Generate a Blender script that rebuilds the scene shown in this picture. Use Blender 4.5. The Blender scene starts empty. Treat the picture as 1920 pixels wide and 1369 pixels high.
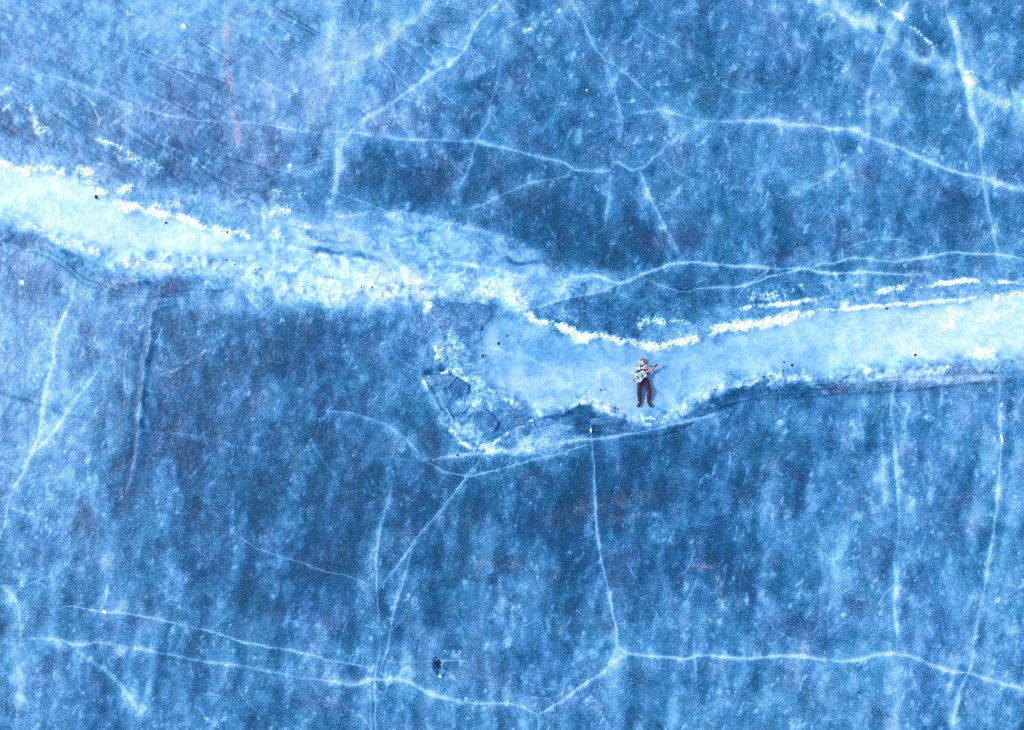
import bpy, bmesh, math, random
import numpy as np
from mathutils import Vector, Matrix, noise as mnoise

R = math.radians
random.seed(7)
S = bpy.context.scene
COL = S.collection

# ------------------------------------------------------------------ camera, sky, sun, exposure
MPP = 0.02                      # metres of ice per photograph pixel
CX, CY = 960.0, 684.5
LENS = 26.0
CAM_H = 1920 * MPP * LENS / 36.0
cam_d = bpy.data.cameras.new('camera'); cam = bpy.data.objects.new('camera', cam_d); COL.objects.link(cam)
cam.location = (0, 0, CAM_H); cam.rotation_euler = (0, 0, 0)
cam_d.lens = LENS; cam_d.sensor_width = 36; cam_d.clip_start = 0.5; cam_d.clip_end = 20000
S.camera = cam

SUN_EL, SUN_AZ = R(43), math.atan2(-0.985, 0.17)     # azimuth clockwise from +Y: the sun stands low on the left
w = bpy.data.worlds.new('World'); S.world = w; w.use_nodes = True
nt = w.node_tree; nt.nodes.clear()
sky = nt.nodes.new('ShaderNodeTexSky'); sky.sky_type = 'NISHITA'; sky.sun_disc = False
sky.sun_elevation = SUN_EL; sky.sun_rotation = SUN_AZ; sky.altitude = 500
bg = nt.nodes.new('ShaderNodeBackground'); bg.inputs['Strength'].default_value = 0.15
wo = nt.nodes.new('ShaderNodeOutputWorld')
nt.links.new(sky.outputs[0], bg.inputs[0]); nt.links.new(bg.outputs[0], wo.inputs[0])

sd = bpy.data.lights.new('sun', 'SUN'); sd.energy = 2.0; sd.angle = R(6); sd.color = (1.0, 0.80, 0.68)
so = bpy.data.objects.new('sun', sd); COL.objects.link(so)
sdir = Vector((math.sin(SUN_AZ) * math.cos(SUN_EL), math.cos(SUN_AZ) * math.cos(SUN_EL), math.sin(SUN_EL)))
so.rotation_euler = sdir.to_track_quat('Z', 'Y').to_euler(); so.location = sdir * 60
vs = S.view_settings; vs.view_transform = 'Standard'; vs.look = 'None'; vs.gamma = 1; vs.use_curve_mapping = False
vs.exposure = 0.68
S.cycles.use_denoising = False; S.cycles.filter_width = 1.1

# ------------------------------------------------------------------ helpers
def W2(px, py): return ((px - CX) * MPP, (CY - py) * MPP)

def tag(o, label=None, cat=None, group=None, kind=None):
    if label: o['label'] = label
    if cat: o['category'] = cat
    if group: o['group'] = group
    if kind: o['kind'] = kind
    return o

def link(o, parent=None):
    COL.objects.link(o)
    if parent is not None: o.parent = parent
    return o

def mesh_obj(name, verts, faces, mat=None, parent=None, smooth=True):
    me = bpy.data.meshes.new(name)
    me.from_pydata([tuple(v) for v in verts], [], [tuple(f) for f in faces]); me.update()
    if smooth: me.polygons.foreach_set('use_smooth', [True] * len(me.polygons))
    if mat: me.materials.append(mat)
    return link(bpy.data.objects.new(name, me), parent)

def empty(name, loc=(0, 0, 0), rz=0):
    o = bpy.data.objects.new(name, None); o.empty_display_size = 0.1
    o.location = loc; o.rotation_euler = (0, 0, rz)
    return link(o)

def new_mat(name):
    m = bpy.data.materials.new(name); m.use_nodes = True
    n = m.node_tree.nodes; b = n['Principled BSDF']
    return m, m.node_tree, b

def N(tree, kind, **kw):
    n = tree.nodes.new(kind)
    for k, v in kw.items(): setattr(n, k, v)
    return n

def mathn(t, op, a, b=None, c=None, clamp=False):
    n = N(t, 'ShaderNodeMath', operation=op); n.use_clamp = clamp
    for i, v in enumerate((a, b, c)):
        if v is None: continue
        if isinstance(v, (int, float)): n.inputs[i].default_value = v
        else: t.links.new(v, n.inputs[i])
    return n.outputs[0]

def fabric(name, c1, c2, scale=30, rough=0.85, bump=0.3, detail=4, lo=0.35, hi=0.65):
    m, t, b = new_mat(name)
    tc = N(t, 'ShaderNodeTexCoord'); nz = N(t, 'ShaderNodeTexNoise')
    nz.inputs['Scale'].default_value = scale; nz.inputs['Detail'].default_value = detail
    t.links.new(tc.outputs['Object'], nz.inputs['Vector'])
    cr = N(t, 'ShaderNodeValToRGB')
    cr.color_ramp.elements[0].position = lo; cr.color_ramp.elements[0].color = (*c1, 1)
    cr.color_ramp.elements[1].position = hi; cr.color_ramp.elements[1].color = (*c2, 1)
    t.links.new(nz.outputs[0], cr.inputs[0]); t.links.new(cr.outputs[0], b.inputs['Base Color'])
    b.inputs['Roughness'].default_value = rough
    if bump:
        bp = N(t, 'ShaderNodeBump'); bp.inputs['Strength'].default_value = bump; bp.inputs['Distance'].default_value = 0.01
        t.links.new(nz.outputs[0], bp.inputs['Height']); t.links.new(bp.outputs[0], b.inputs['Normal'])
    return m

# ------------------------------------------------------------------ the ice: fields on a regular grid
DX = 0.037
HX, HY = 21.2, 15.7
NX, NY = int(2 * HX / DX) + 1, int(2 * HY / DX) + 1
gx = -HX + np.arange(NX) * DX
gy = -HY + np.arange(NY) * DX
PXg = gx / MPP + CX            # photo pixel column of every grid column
PYg = CY - gy / MPP

_kx = np.fft.fftfreq(NX, DX)[None, :] * 2 * np.pi
_ky = np.fft.fftfreq(NY, DX)[:, None] * 2 * np.pi

def fnoise(seed, lx, ly=None, ang=0.0, p=2.4, cut=0.0):
    """filtered noise, periodic; lx, ly: outer scales in metres; p: spectral slope; unit deviation"""
    if ly is None: ly = lx
    rng = np.random.default_rng(seed)
    F = np.fft.fft2(rng.standard_normal((NY, NX)))
    c, s = math.cos(ang), math.sin(ang)
    a = (_kx * c + _ky * s) * lx / 6.283; b = (-_kx * s + _ky * c) * ly / 6.283
    k2 = a * a + b * b
    H = (1 + k2) ** (-p / 2)
    if cut: H = H * np.exp(-(_kx ** 2 + _ky ** 2) * cut * cut / 2)
    H[0, 0] = 0
    f = np.fft.ifft2(F * H).real
    return (f / f.std()).astype(np.float32)

def blur(f, sig):
    """gaussian blur, sig in metres"""
    H = np.exp(-(_kx ** 2 + _ky ** 2) * sig * sig / 2)
    return np.fft.ifft2(np.fft.fft2(f) * H).real.astype(np.float32)

def sstep(a, b, x):
    t = np.clip((x - a) / (b - a), 0, 1); return t * t * (3 - 2 * t)

def catmull(pts, step=10.0):
    P = [np.array(p, float) for p in pts]
    if len(P) < 3: 
        n = max(2, int(np.linalg.norm(P[1] - P[0]) / step) + 1)
        return np.array([P[0] + (P[1] - P[0]) * i / (n - 1) for i in range(n)])
    P = [2 * P[0] - P[1]] + P + [2 * P[-1] - P[-2]]
    out = []
    for i in range(1, len(P) - 2):
        p0, p1, p2, p3 = P[i - 1:i + 3]
        n = max(1, int(np.linalg.norm(p2 - p1) / step))
        for j in range(n):
            t = j / n
            out.append(0.5 * ((2 * p1) + (-p0 + p2) * t + (2 * p0 - 5 * p1 + 4 * p2 - p3) * t * t + (-p0 + 3 * p1 - 3 * p2 + p3) * t ** 3))
    out.append(P[-2])
    return np.array(out)

def wiggle(pts, amp, seed):
    out = []
    for i, (x, y) in enumerate(pts):
        a = mnoise.noise(Vector((x * 0.045, y * 0.045, seed * 3.1))) * amp + mnoise.noise(Vector((x * 0.17, y * 0.17, seed * 1.7))) * amp * 0.45
        b = mnoise.noise(Vector((x * 0.045, y * 0.045, seed * 3.1 + 50))) * amp + mnoise.noise(Vector((x * 0.17, y * 0.17, seed * 1.7 + 50))) * amp * 0.45
        out.append((x + a, y + b))
    return np.array(out)

def line_field(pts, reach, taper=True, field=None, amp=1.0, vary=None, ends=0.12):
    """distance to a polyline (photo pixels) turned into exp falloff, max-combined into field"""
    if field is None: field = np.zeros((NY, NX), np.float32)
    pts = np.asarray(pts, float); n = len(pts)
    for i in range(n - 1):
        (x0, y0), (x1, y1) = pts[i], pts[i + 1]
        t = (i + 0.5) / (n - 1)
        a = amp
        if taper: a = amp * min(1.0, 0.25 + t / ends * 0.75, 0.25 + (1 - t) / ends * 0.75)
        if vary is not None: a *= .78 + .55 * mnoise.noise(Vector((x0 * .012, y0 * .012, vary))) + .45 * mnoise.noise(Vector((x0 * .05, y0 * .05, vary + 5)))
        if a <= 0: continue
        r = reach * 2.6
        c0 = np.searchsorted(PXg, min(x0, x1) - r); c1 = np.searchsorted(PXg, max(x0, x1) + r)
        r0 = np.searchsorted(-PYg, -(max(y0, y1) + r)); r1 = np.searchsorted(-PYg, -(min(y0, y1) - r))
        if c1 <= c0 or r1 <= r0: continue
        X = PXg[c0:c1][None, :]; Y = PYg[r0:r1][:, None]
        dx, dy = x1 - x0, y1 - y0; L2 = dx * dx + dy * dy + 1e-9
        tt = np.clip(((X - x0) * dx + (Y - y0) * dy) / L2, 0, 1)
        d2 = (X - x0 - tt * dx) ** 2 + (Y - y0 - tt * dy) ** 2
        v = a * np.exp(-d2 / (reach * reach))
        sub = field[r0:r1, c0:c1]
        np.maximum(sub, v, out=sub)
    return field

_U, _V = np.meshgrid(PXg, PYg)
_U = _U.astype(np.float32); _V = _V.astype(np.float32)
warp_a = fnoise(101, 1.2, p=2.6); warp_b = fnoise(102, 1.2, p=2.6)
warp_c = fnoise(103, 0.35, p=2.2); warp_d = fnoise(104, 0.35, p=2.2)

def poly(pts, soft=6.0, wa=5.0, wb=3.0):
    """soft polygon mask; edge roughened by warping (photo pixels)"""
    U = _U + warp_a * wa + warp_c * wb; V = _V + warp_b * wa + warp_d * wb
    inside = np.zeros((NY, NX), bool)
    n = len(pts)
    for i in range(n):
        x0, y0 = pts[i]; x1, y1 = pts[(i + 1) % n]
        if y0 == y1: continue
        c = ((y0 > V) != (y1 > V)) & (U < (x1 - x0) * (V - y0) / (y1 - y0) + x0)
        inside ^= c
    return blur(inside.astype(np.float32), soft * MPP)

def blob(px, py, rx, ry, ang=0.0):
    c, s = math.cos(ang), math.sin(ang)
    a = ((_U - px) * c + (_V - py) * s) / rx; b = (-(_U - px) * s + (_V - py) * c) / ry
    return np.exp(-(a * a + b * b))

# ---- how cloudy the ice is, by eye from the photograph (one value per 240 x 228 px cell)
GRID = -.025 + np.array([
    [.47, .47, .46, .40, .29, .33, .35, .33],
    [.42, .36, .37, .24, .25, .34, .36, .32],
    [.40, .29, .27, .28, .25, .25, .30, .33],
    [.42, .26, .24, .26, .27, .30, .34, .37],
    [.36, .26, .22, .28, .24, .29, .36, .38],
    [.34, .31, .30, .33, .34, .36, .38, .37]])
def upsample(g):
    ys = np.clip((PYg - 114) / 228, 0, 4.999); xs = np.clip((PXg - 120) / 240, 0, 6.999)
    y0 = ys.astype(int); x0 = xs.astype(int); fy = (ys - y0)[:, None]; fx = (xs - x0)[None, :]
    fy = fy * fy * (3 - 2 * fy); fx = fx * fx * (3 - 2 * fx)
    a = g[y0][:, x0]; b = g[y0][:, x0 + 1]; c = g[y0 + 1][:, x0]; d = g[y0 + 1][:, x0 + 1]
    return ((a * (1 - fx) + b * fx) * (1 - fy) + (c * (1 - fx) + d * fx) * fy).astype(np.float32)
base = upsample(GRID)
for px, py, rx, ry, am in [
    (1130, 445, 150, 55, -.12), (1010, 420, 60, 60, -.05), (250, 880, 45, 130, -.10), (1110, 920, 200, 50, -.10), (1060, 1000, 60, 40, -.06),
    (520, 640, 120, 60, -.06), (700, 330, 120, 45, -.07), (900, 150, 60, 120, -.05), (60, 700, 80, 130, .12), (60, 20, 160, 80, .06),
    (340, 40, 80, 70, .10), (270, 330, 120, 40, -.08), (40, 240, 80, 40, -.08), (1330, 130, 120, 100, -.03), (1800, 420, 120, 60, -.07),
    (1340, 1030, 70, 90, -.09), (620, 900, 200, 60, -.04), (1300, 840, 160, 60, -.07), (500, 1130, 90, 100, -.07), (820, 1060, 120, 120, -.05),
    (1480, 250, 180, 120, .03), (60, 1300, 110, 60, .06), (880, 40, 120, 50, .04), (640, 120, 120, 80, .05), (740, 640, 60, 70, .05), (1727, 85, 50, 45, -.16),
    (1500, 900, 120, 60, -.03), (190, 600, 120, 40, .04), (450, 570, 120, 25, .18), (1620, 1300, 260, 60, .05), (1000, 1130, 90, 60, .05)]:
    base += am * blob(px, py, rx, ry)

# mottling: streaks that lean a little from upright, wisps and fine cloud
mott = fnoise(61, 1.2, 1.8, ang=R(-14), p=2.7, cut=.025)
mott2 = fnoise(2, 0.6, 0.85, ang=R(15), p=2.8, cut=.04)
fine = fnoise(3, 0.16, p=1.7)
fine2 = fnoise(4, 0.10, 0.22, ang=R(-25), p=1.6)
big = fnoise(5, 5.0, 4.0, p=3.0)
wisp = np.clip(fnoise(6, 0.7, 1.1, ang=R(-8), p=2.6, cut=.03) - 0.7, 0, 2.2)
topl = sstep(760, 420, _U + 0.5 * _V) * sstep(420, 330, _V - 0.0 * _U)      # brushed, scratched ice top left
scr = fnoise(7, 0.10, 2.4, ang=R(62), p=2.0) * 0.6 + fnoise(8, 0.08, 1.8, ang=R(-52), p=2.0) * 0.4
grainy = fnoise(9, 0.09, p=1.5)
wisp2 = np.clip(fnoise(10, 0.40, 0.55, ang=R(-20), p=2.2) - 1.25, 0, 3)
streak = fnoise(13, 0.9, 5.0, ang=R(-7), p=3.0) * sstep(700, 900, _V + .15 * (_U - 960)) + .5 * fnoise(14, 0.8, 3.0, ang=R(-12), p=2.6)
puff = np.clip(fnoise(15, 0.50, 0.75, ang=R(-10), p=2.5, cut=.03) - .7, 0, 2.5)
frost = base + 0.012 * big + .040 * streak + .075 * puff * (.5 + base) + 0.026 * mott + 0.030 * mott2 + (0.11 * wisp + .22 * wisp2) * (0.30 + base) * (1 + .35 * grainy) + 0.014 * fine + 0.010 * fine2 + topl * scr * 0.045

# ---- cracks, traced in enlarged tiles of the photograph
TILE = {'a': (0, 0, 3), 'b': (600, 0, 3), 'c': (1200, 0, 2.6667), 'd': (0, 500, 2.977), 'e': (0, 920, 3), 'f': (560, 840, 2.588), 'g': (1200, 800, 2.4056),
        'h': (0, 240, 3), 'i': (480, 340, 2.445), 'j': (960, 440, 3.259), 'k': (1380, 440, 3.259), 'p': (0, 0, 1)}
def T(k, *c):
    x, y, s = TILE[k]
    return [(x + c[i] / s, y + c[i + 1] / s) for i in range(0, len(c), 2)]

# (points, core strength, core width px, halo strength, halo width px, ribbon?)
CR = [
 (T('b',1030,-60,1030,0,1000,30,935,75,880,140,850,185,838,245,800,300,740,355,660,400,600,440,520,500,450,550,400,590,310,640,220,700,170,750,130,795,115,850,105,930,95,1030,75,1120,50,1210), .38,2.2,.20,11,1),
 (T('b',640,-60,640,0,600,50,570,85,480,150,420,220,370,260,290,300,215,345,100,356,0,360), .16,2.4,.10,12,1),
 (T('b',0,745,100,745,240,755,400,780,600,790,760,795,880,800,1000,830,1130,860,1280,895,1380,925,1450,960,1600,965,1635,955,1655,915,1700,930,1750,960,1790,950,1830,935,1870,890,1920,860)+T('c',120,740,200,690,300,620), .26,2.2,.14,9,1),
 (T('b',1310,60,1200,100,1100,130,1000,190,940,260,870,340,820,430,770,510), .12,2,.03,8,0),
 (T('b',1060,150,1030,260,1010,380,985,520,960,580,950,680,905,750,880,800,860,880,830,970,790,1050,760,1150), .17,2,.09,10,1),
 (T('b',1420,-40,1420,20,1470,110,1510,190,1545,270,1600,340,1640,360,1720,420,1800,490,1880,580,1900,610), .19,2.2,.11,10,1),
 (T('b',1600,340,1630,440,1660,520,1680,620,1700,690,1690,760,1690,820), .14,1.8,.08,9,1),
 (T('b',1700,680,1760,640,1840,630,1920,620)+T('c',80,550,180,570,300,605), .20,2,.13,10,1),
 (T('b',1450,970,1350,1000,1200,1030,1090,1070,1000,1110,900,1160,800,1180), .16,2,.10,9,1),
 (T('c',0,850,30,950,80,1050,130,1150,180,1240,210,1290), .20,2.2,.16,10,1),
 (T('b',1635,960,1630,1080,1610,1200,1600,1290), .12,2.4,.13,12,0),
 (T('b',0,1050,120,1095,240,1135,350,1180,420,1210,500,1270), .15,1.6,.04,8,1),
 (T('b',105,620,108,700,112,800), .12,2,.08,10,0),
 (T('b',0,560,110,620,220,690), .10,1.6,.03,6,0),
 (T('c',300,605,400,610,560,605,640,605,740,625,870,632,960,645,1040,645,1100,660,1150,690,1250,725,1340,760,1440,810,1540,850,1640,880,1700,890,1760,905,1840,935,1920,950,2060,990), .32,2.4,.19,11,1),
 (T('c',1520,-80,1520,0,1540,100,1570,170,1590,280,1610,380,1635,450,1640,520,1660,600,1695,660,1695,740,1710,850,1715,920,1730,1020,1750,1100,1770,1200,1785,1290,1790,1400), .22,2.4,.22,11,1),
 (T('c',1380,-30,1300,70,1240,150,1215,230,1170,330,1150,420,1135,500,1135,600,1135,690,1125,750), .19,2.2,.13,10,1),
 (T('c',1130,745,1040,800,990,850,900,910,800,960), .12,2,.09,10,0),
 (T('c',940,650,970,730,990,830,985,880), .20,1.6,.06,8,1),
 (T('c',1640,440,1720,390,1830,250,1920,180,1980,130), .16,1.4,.03,6,1),
 (T('c',1790,480,1780,520,1730,580,1700,640), .22,1.4,.03,6,1),
 (T('c',1770,520,1770,640,1760,700), .14,1.4,.02,6,0),
 (T('c',1790,700,1800,800,1770,880,1740,950), .14,1.4,.02,6,0),
 (T('c',910,1040,960,1090,970,1180,990,1200), .16,1.4,.04,6,0),
 (T('c',1100,950,1100,1080,1105,1180), .10,2,.06,8,0),
 (T('c',1020,1250,1100,1215,1200,1195,1300,1205,1370,1225,1430,1245), .20,1.8,.06,9,1),
 (T('c',1190,1100,1200,1170,1230,1195), .18,1.3,.02,6,0),
 (T('j',370,255,480,250,560,265,640,300,700,290,760,260,810,235,870,215,960,185,1060,172,1200,180,1330,190,1450,195,1600,210)+T('k',300,210,430,210,500,232,640,235,780,230,900,240,1050,245,1160,240), .42,2.2,.13,9,1),
 (T('j',800,265,860,290,950,325,1030,352,1080,350,1150,328,1260,325,1390,315,1500,285,1580,255,1680,232)+T('k',420,212,520,185,640,165,710,142,800,148,920,165,1040,160,1150,140,1260,120,1320,108,1420,120,1560,120,1680,135,1760,155,1900,180), .42,2.0,.10,9,1),
 (T('j',640,300,560,345,430,375,300,400,180,440,100,450), .30,2.6,.14,9,1),
 (T('j',950,0,1000,80,1030,150), .10,2,.07,8,0),
 (T('j',1150,440,1200,490,1240,530), .20,1.5,.04,7,0),
 (T('k',330,310,480,300,640,295,820,305), .12,1.5,.03,7,0),
 (T('j',540,1080,490,1150,480,1210,488,1280,495,1369)+T('f',1432,110,1438,250,1445,380,1465,530,1495,660,1520,780,1540,870,1545,950,1580,990,1640,1000,1760,1015)+T('g',100,1040,200,1045,270,1030,370,1035,460,1043,560,1038,680,1030,780,1040,890,1055,990,1045,1080,1025,1150,1022,1250,1045,1330,1080,1430,1105,1500,1115,1580,1140,1660,1165,1732,1180,1900,1215), .40,2.2,.16,9,1),
 (T('i',770,1275,870,1265,1000,1250,1200,1230,1350,1205,1480,1185)+T('j',560,1240,700,1220,850,1190,1000,1155,1150,1118,1300,1080), .34,3.0,.14,9,1),
 (T('i',290,1050,420,1060,500,1080,580,1110,650,1150,700,1190,760,1270), .24,2.0,.09,9,1),
 (T('i',400,940,420,1010,430,1060), .14,1.6,.05,8,0),
 (T('i',740,600,752,690,745,780,756,880,770,960), .12,1.8,.05,9,0),
 (T('f',600,50,700,110,760,125,820,138,880,125,1000,95,1150,55,1250,30,1350,0,1430,-25), .30,2.0,.06,8,1),
 (T('f',885,50,830,120,770,200,700,290,630,370,580,430,540,490,480,570,430,630,390,680), .26,2.2,.13,8,1),
 (T('f',905,25,850,110,800,170,735,255,650,360), .18,1.6,.05,6,0),
 (T('f',560,450,540,530,520,620,480,720,455,820,445,900,430,980,405,1050,390,1090), .30,2.0,.10,9,1),
 (T('f',455,150,440,240,410,330,390,430,378,540,380,650,385,760,392,860,395,980,378,1060,370,1180,375,1369,375,1450), .24,1.8,.09,9,1),
 (T('f',350,1090,348,1200,355,1369,352,1430), .20,1.5,.08,8,0),
 (T('f',0,545,100,590,220,615,310,645,370,665), .18,1.5,.04,7,1),
 (T('e',1330,250,1450,320,1580,370,1720,410,1830,450), .17,1.5,.03,7,1),
 (T('f',0,1110,120,1125,270,1145,330,1125,400,1120,520,1130,600,1175,680,1205,770,1225,880,1240,960,1238,1060,1245,1120,1270,1160,1295,1165,1369,1170,1450), .34,2.2,.15,10,1),
 (T('f',1160,1290,1220,1260,1300,1205,1380,1145,1450,1105,1500,1060,1520,1010,1540,965), .36,2.2,.13,9,1),
 (T('f',1500,1060,1540,1030,1580,1005), .26,2,.10,8,1),
 (T('f',380,1075,440,1110,520,1130), .24,2,.10,8,0),
 (T('f',490,1070,530,1120,600,1175), .16,1.8,.08,8,0),
 (T('f',450,1040,600,1035,740,1028,830,1035), .16,1.5,.04,6,1),
 (T('e',300,680,400,650,580,680,700,685,850,712,1000,748,1150,780,1300,825,1400,855,1550,880,1680,905,1800,935)+T('f',130,1025,260,1045,370,1075), .42,1.7,.08,8,1),
 (T('e',100,830,220,830,360,840,430,865,560,850,680,870,800,890,920,915,1040,935,1160,960,1300,975,1400,990,1530,1015,1640,1040,1700,1055), .22,2.2,.13,9,1),
 (T('e',400,870,480,930,570,990,650,1060,720,1140,780,1230,810,1290), .18,2.4,.15,9,1),
 (T('e',-60,510,0,530,60,570,110,640,115,750,115,850,105,950,115,1080,105,1200,100,1380), .18,2.2,.12,10,1),
 (T('e',75,0,45,90,30,200,0,270,-40,330), .34,1.5,.03,7,1),
 (T('e',-40,88,0,90,60,92,120,115,200,130), .20,1.6,.05,7,0),
 (T('e',130,300,140,400,120,560), .10,2.4,.08,9,0),
 (T('d',430,50,415,130,390,220,340,320,310,420,300,540,270,640,250,750,235,850,220,950,180,1040,150,1110,125,1170,80,1240,50,1310,40,1369), .40,1.8,.16,8,1),
 (T('d',560,570,470,690,420,760,370,830,310,920,240,1000,180,1050), .28,1.8,.15,7,1),
 (T('d',125,1170,60,1250,0,1310,-50,1370), .18,2.0,.10,8,0),
 (T('d',-40,1080,0,1092,70,1125,120,1165), .18,1.4,.03,6,0),
 (T('d',960,210,880,230,850,260,840,340,828,430,820,490,800,550,805,610,790,700,780,800,775,900,765,1000,745,1110,725,1200,700,1280,680,1369), .18,2.2,.04,9,1),
 (T('d',710,905,850,920,1000,935,1150,950,1250,980,1350,1005,1500,1010), .14,1.6,.06,8,0),
 (T('d',930,600,1000,570,1080,515,1180,460), .12,1.6,.03,7,0),
 (T('d',620,490,700,510,770,550,800,560), .10,2,.05,8,0),
 (T('d',830,90,815,160,790,220,760,300), .12,2,.07,10,0),
 (T('a',-60,350,0,360,150,385,260,430,400,460,560,520,680,570,800,610,900,640,1050,670,1250,685,1450,695,1600,725,1750,745,1920,760), .18,1.7,.05,7,1),
 (T('a',760,620,680,665,600,712), .20,2.2,.06,10,0),
 (T('a',1900,650,1895,800,1890,1000,1870,1200), .10,2.4,.10,11,0),
 (T('a',1930,900,1860,1010,1780,1080,1600,1010,1460,1060), .06,2,.03,8,0),
 (T('g',1143,-10,1145,100,1155,250,1165,400,1160,500,1145,600,1150,700,1145,850,1155,950,1155,1010), .20,2.2,.18,9,1),
 (T('g',1090,110,1085,220,1100,330,1120,420), .10,2.4,.12,10,0),
 (T('k',958,870,955,960,945,1060,955,1150,960,1190), .18,2,.12,8,1),
 (T('k',1602,880,1605,960,1600,1050,1610,1150,1618,1250)+T('g',1620,20,1628,70,1615,200,1600,400,1575,560,1555,700,1530,830,1505,960,1485,1080,1440,1200,1410,1320,1395,1430), .24,2.2,.20,10,1),
 (T('g',1215,1040,1230,1150,1265,1230), .10,2,.06,8,0),
 (T('g',0,18,60,8,120,2), .10,2,.03,8,0),
 (T('k',745,960,750,1080,765,1200,775,1300), .12,1.8,.07,8,0),
 (T('k',895,960,890,1080,885,1200,890,1369), .10,1.8,.05,8,0),
 (T('c',860,940,900,1010,930,1055), .16,1.4,.03,6,0),
 (T('c',1120,880,1105,970,1080,1010), .13,1.4,.03,6,0),
 (T('c',905,470,905,560), .13,1.4,.02,6,0),
 (T('f',120,230,260,210,420,200,600,280), .12,1.5,.03,7,0),
 (T('f',130,60,400,50,600,60), .10,1.8,.04,8,0),
 (T('f',1550,20,1552,110), .10,1.6,.03,7,0),
 (T('g',90,80,200,170,330,230), .10,1.3,.02,6,0),
 (T('g',430,310,600,370,780,410), .10,1.3,.02,6,0),
]
# thin, sharp scratches and dark open cracks in the brushed ice
SCR = [
 T('b',330,195,380,250), T('b',410,228,490,300,580,390,605,415), T('b',600,200,720,270), T('b',395,395,500,490,560,545), T('b',410,420,432,510), T('b',200,600,262,660),
 T('b',265,640,320,700), T('b',590,95,680,125,800,120), T('b',620,30,760,55,900,90), T('b',1040,10,1110,100), T('b',730,270,800,290), T('b',340,345,400,400), T('b',560,250,640,330),
 T('b',870,250,930,270), T('b',1090,20,1200,90), T('b',470,555,545,580), T('b',290,660,310,690), T('b',700,240,780,245), T('b',400,180,455,130),
 T('a',800,330,1000,390,1150,430,1380,500), T('a',840,500,1000,590,1130,660), T('a',660,690,800,780,900,860), T('a',1060,880,1180,980,1330,1060), T('a',1150,930,1260,780),
 T('a',1000,940,1060,880), T('a',560,690,520,600,470,540), T('a',1090,210,1300,350), T('a',1380,400,1500,470,1610,530), T('a',1500,10,1700,130,1920,260), T('a',1400,880,1640,880,1920,850),
 T('a',860,790,1000,850,1150,940,1400,1080), T('a',700,270,900,350,1150,520), T('a',380,480,560,620), T('a',250,560,420,700,600,820), T('a',1480,230,1560,330), T('a',1200,860,1440,930,1700,1000),
 T('a',940,350,1010,300), T('a',1560,90,1800,210), T('a',1650,860,1690,700), T('a',1440,1050,1640,960,1900,880), T('a',60,310,200,250),
]
DARK = [  # dark cracks and strands; shade of troughs and the step is painted in
 (T('d',-40,700,0,710,100,735,200,765,300,795,380,830,470,850), .20, 3.0),
 (T('d',952,212,872,235,838,265,826,340,814,430,806,490,786,550,790,610,776,700,766,800,758,900,748,1000,725,1110,700,1200,675,1280,650,1369)+T('e',660,130,600,220,560,300), .13, 8.0),  # shade along the left of the thrust step, painted into the ice
 (T('j',0,150,50,180,130,172,200,168,240,205,290,245), .30, 3.5),
 (T('j',370,350,480,330,600,350), .06, 14), (T('i',270,310,400,330,520,345,590,365), .22, 5), (T('i',800,440,900,360,1000,372,1080,400), .05, 6),
 (T('h',0,585,120,620,260,650,380,715,480,790,600,830,700,870), .22, 14), (T('h',620,850,740,900,900,880,1050,860,1200,870), .20, 13), (T('h',1000,830,1120,860,1340,860), .12, 9),  # shaded trough under the left snow, darkened in colour as well as sunk
 (T('j',-40,1110,60,1130,200,1115,330,1080,430,1050,520,1080), .20, 8), (T('j',520,1130,650,1120,780,1150,950,1130), .16, 12), (T('j',1080,1030,1200,1010,1350,970,1500,940,1700,960), .26, 10), (T('j',640,1130,780,1152,950,1130,1080,1100,1200,1060,1350,1010), .22, 6),  # shaded trough below the right lead, painted dark as well as sunk
 (T('k',0,960,150,945,330,930,500,900), .24, 9), (T('k',1050,870,1150,855,1300,845,1450,840), .20, 7), (T('k',600,885,800,875), .10, 6), (T('i',1040,1180,1140,1140,1260,1090), .22, 9),
 (T('i',790,880,840,870,880,850), .30, 6), (T('e',30,760,180,850,150,920), .12, 14), (T('f',1150,330,1300,270,1420,240), .06, 16),
 (T('a',1130,620,1200,750,1240,790), .12, 14), (T('a',1420,1090,1480,1110), .14, 14), (T('c',0,1150,130,1290), .05, 20),
]
crack = np.zeros((NY, NX), np.float32); halo = np.zeros((NY, NX), np.float32); darkm = np.zeros((NY, NX), np.float32); scrm = np.zeros((NY, NX), np.float32)
VEINS = []; rb = random.Random(21)
for ci, (p, cs, cw, hs, hw, rib) in enumerate(CR):
    q = wiggle(catmull(p, 6.0), 2.0, ci)
    line_field(q, cw * 1.05, field=crack, amp=cs * 0.72, vary=ci * 1.3)
    off = np.array([rb.uniform(-3, 3), rb.uniform(-3, 3)])
    line_field(q + off, hw * .8, field=halo, amp=hs, vary=ci * 1.3 + 40)
    line_field(q + off * 2, hw * 2.4, field=halo, amp=hs * 0.42, vary=ci * 1.3 + 80)
    if rib:
        VEINS.append((q, cw, cs))
        for k in range(1 + len(q) // 22):        # splinters that leave the crack at a slant
            i = rb.randrange(1, len(q) - 1); d = q[i + 1] - q[i - 1]; a0 = math.atan2(d[1], d[0]) + rb.choice((-1, 1)) * rb.uniform(.3, 1.1)
            L = rb.uniform(10, 46); bend = rb.uniform(-.5, .5)
            br = [(q[i][0] + math.cos(a0 + bend * t_) * L * t_, q[i][1] + math.sin(a0 + bend * t_) * L * t_) for t_ in (0, .35, .7, 1)]
            line_field(wiggle(catmull(br, 4), 1.2, ci + k * .3), 1.2, field=crack, amp=rb.uniform(.06, .17), ends=.5)
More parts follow.
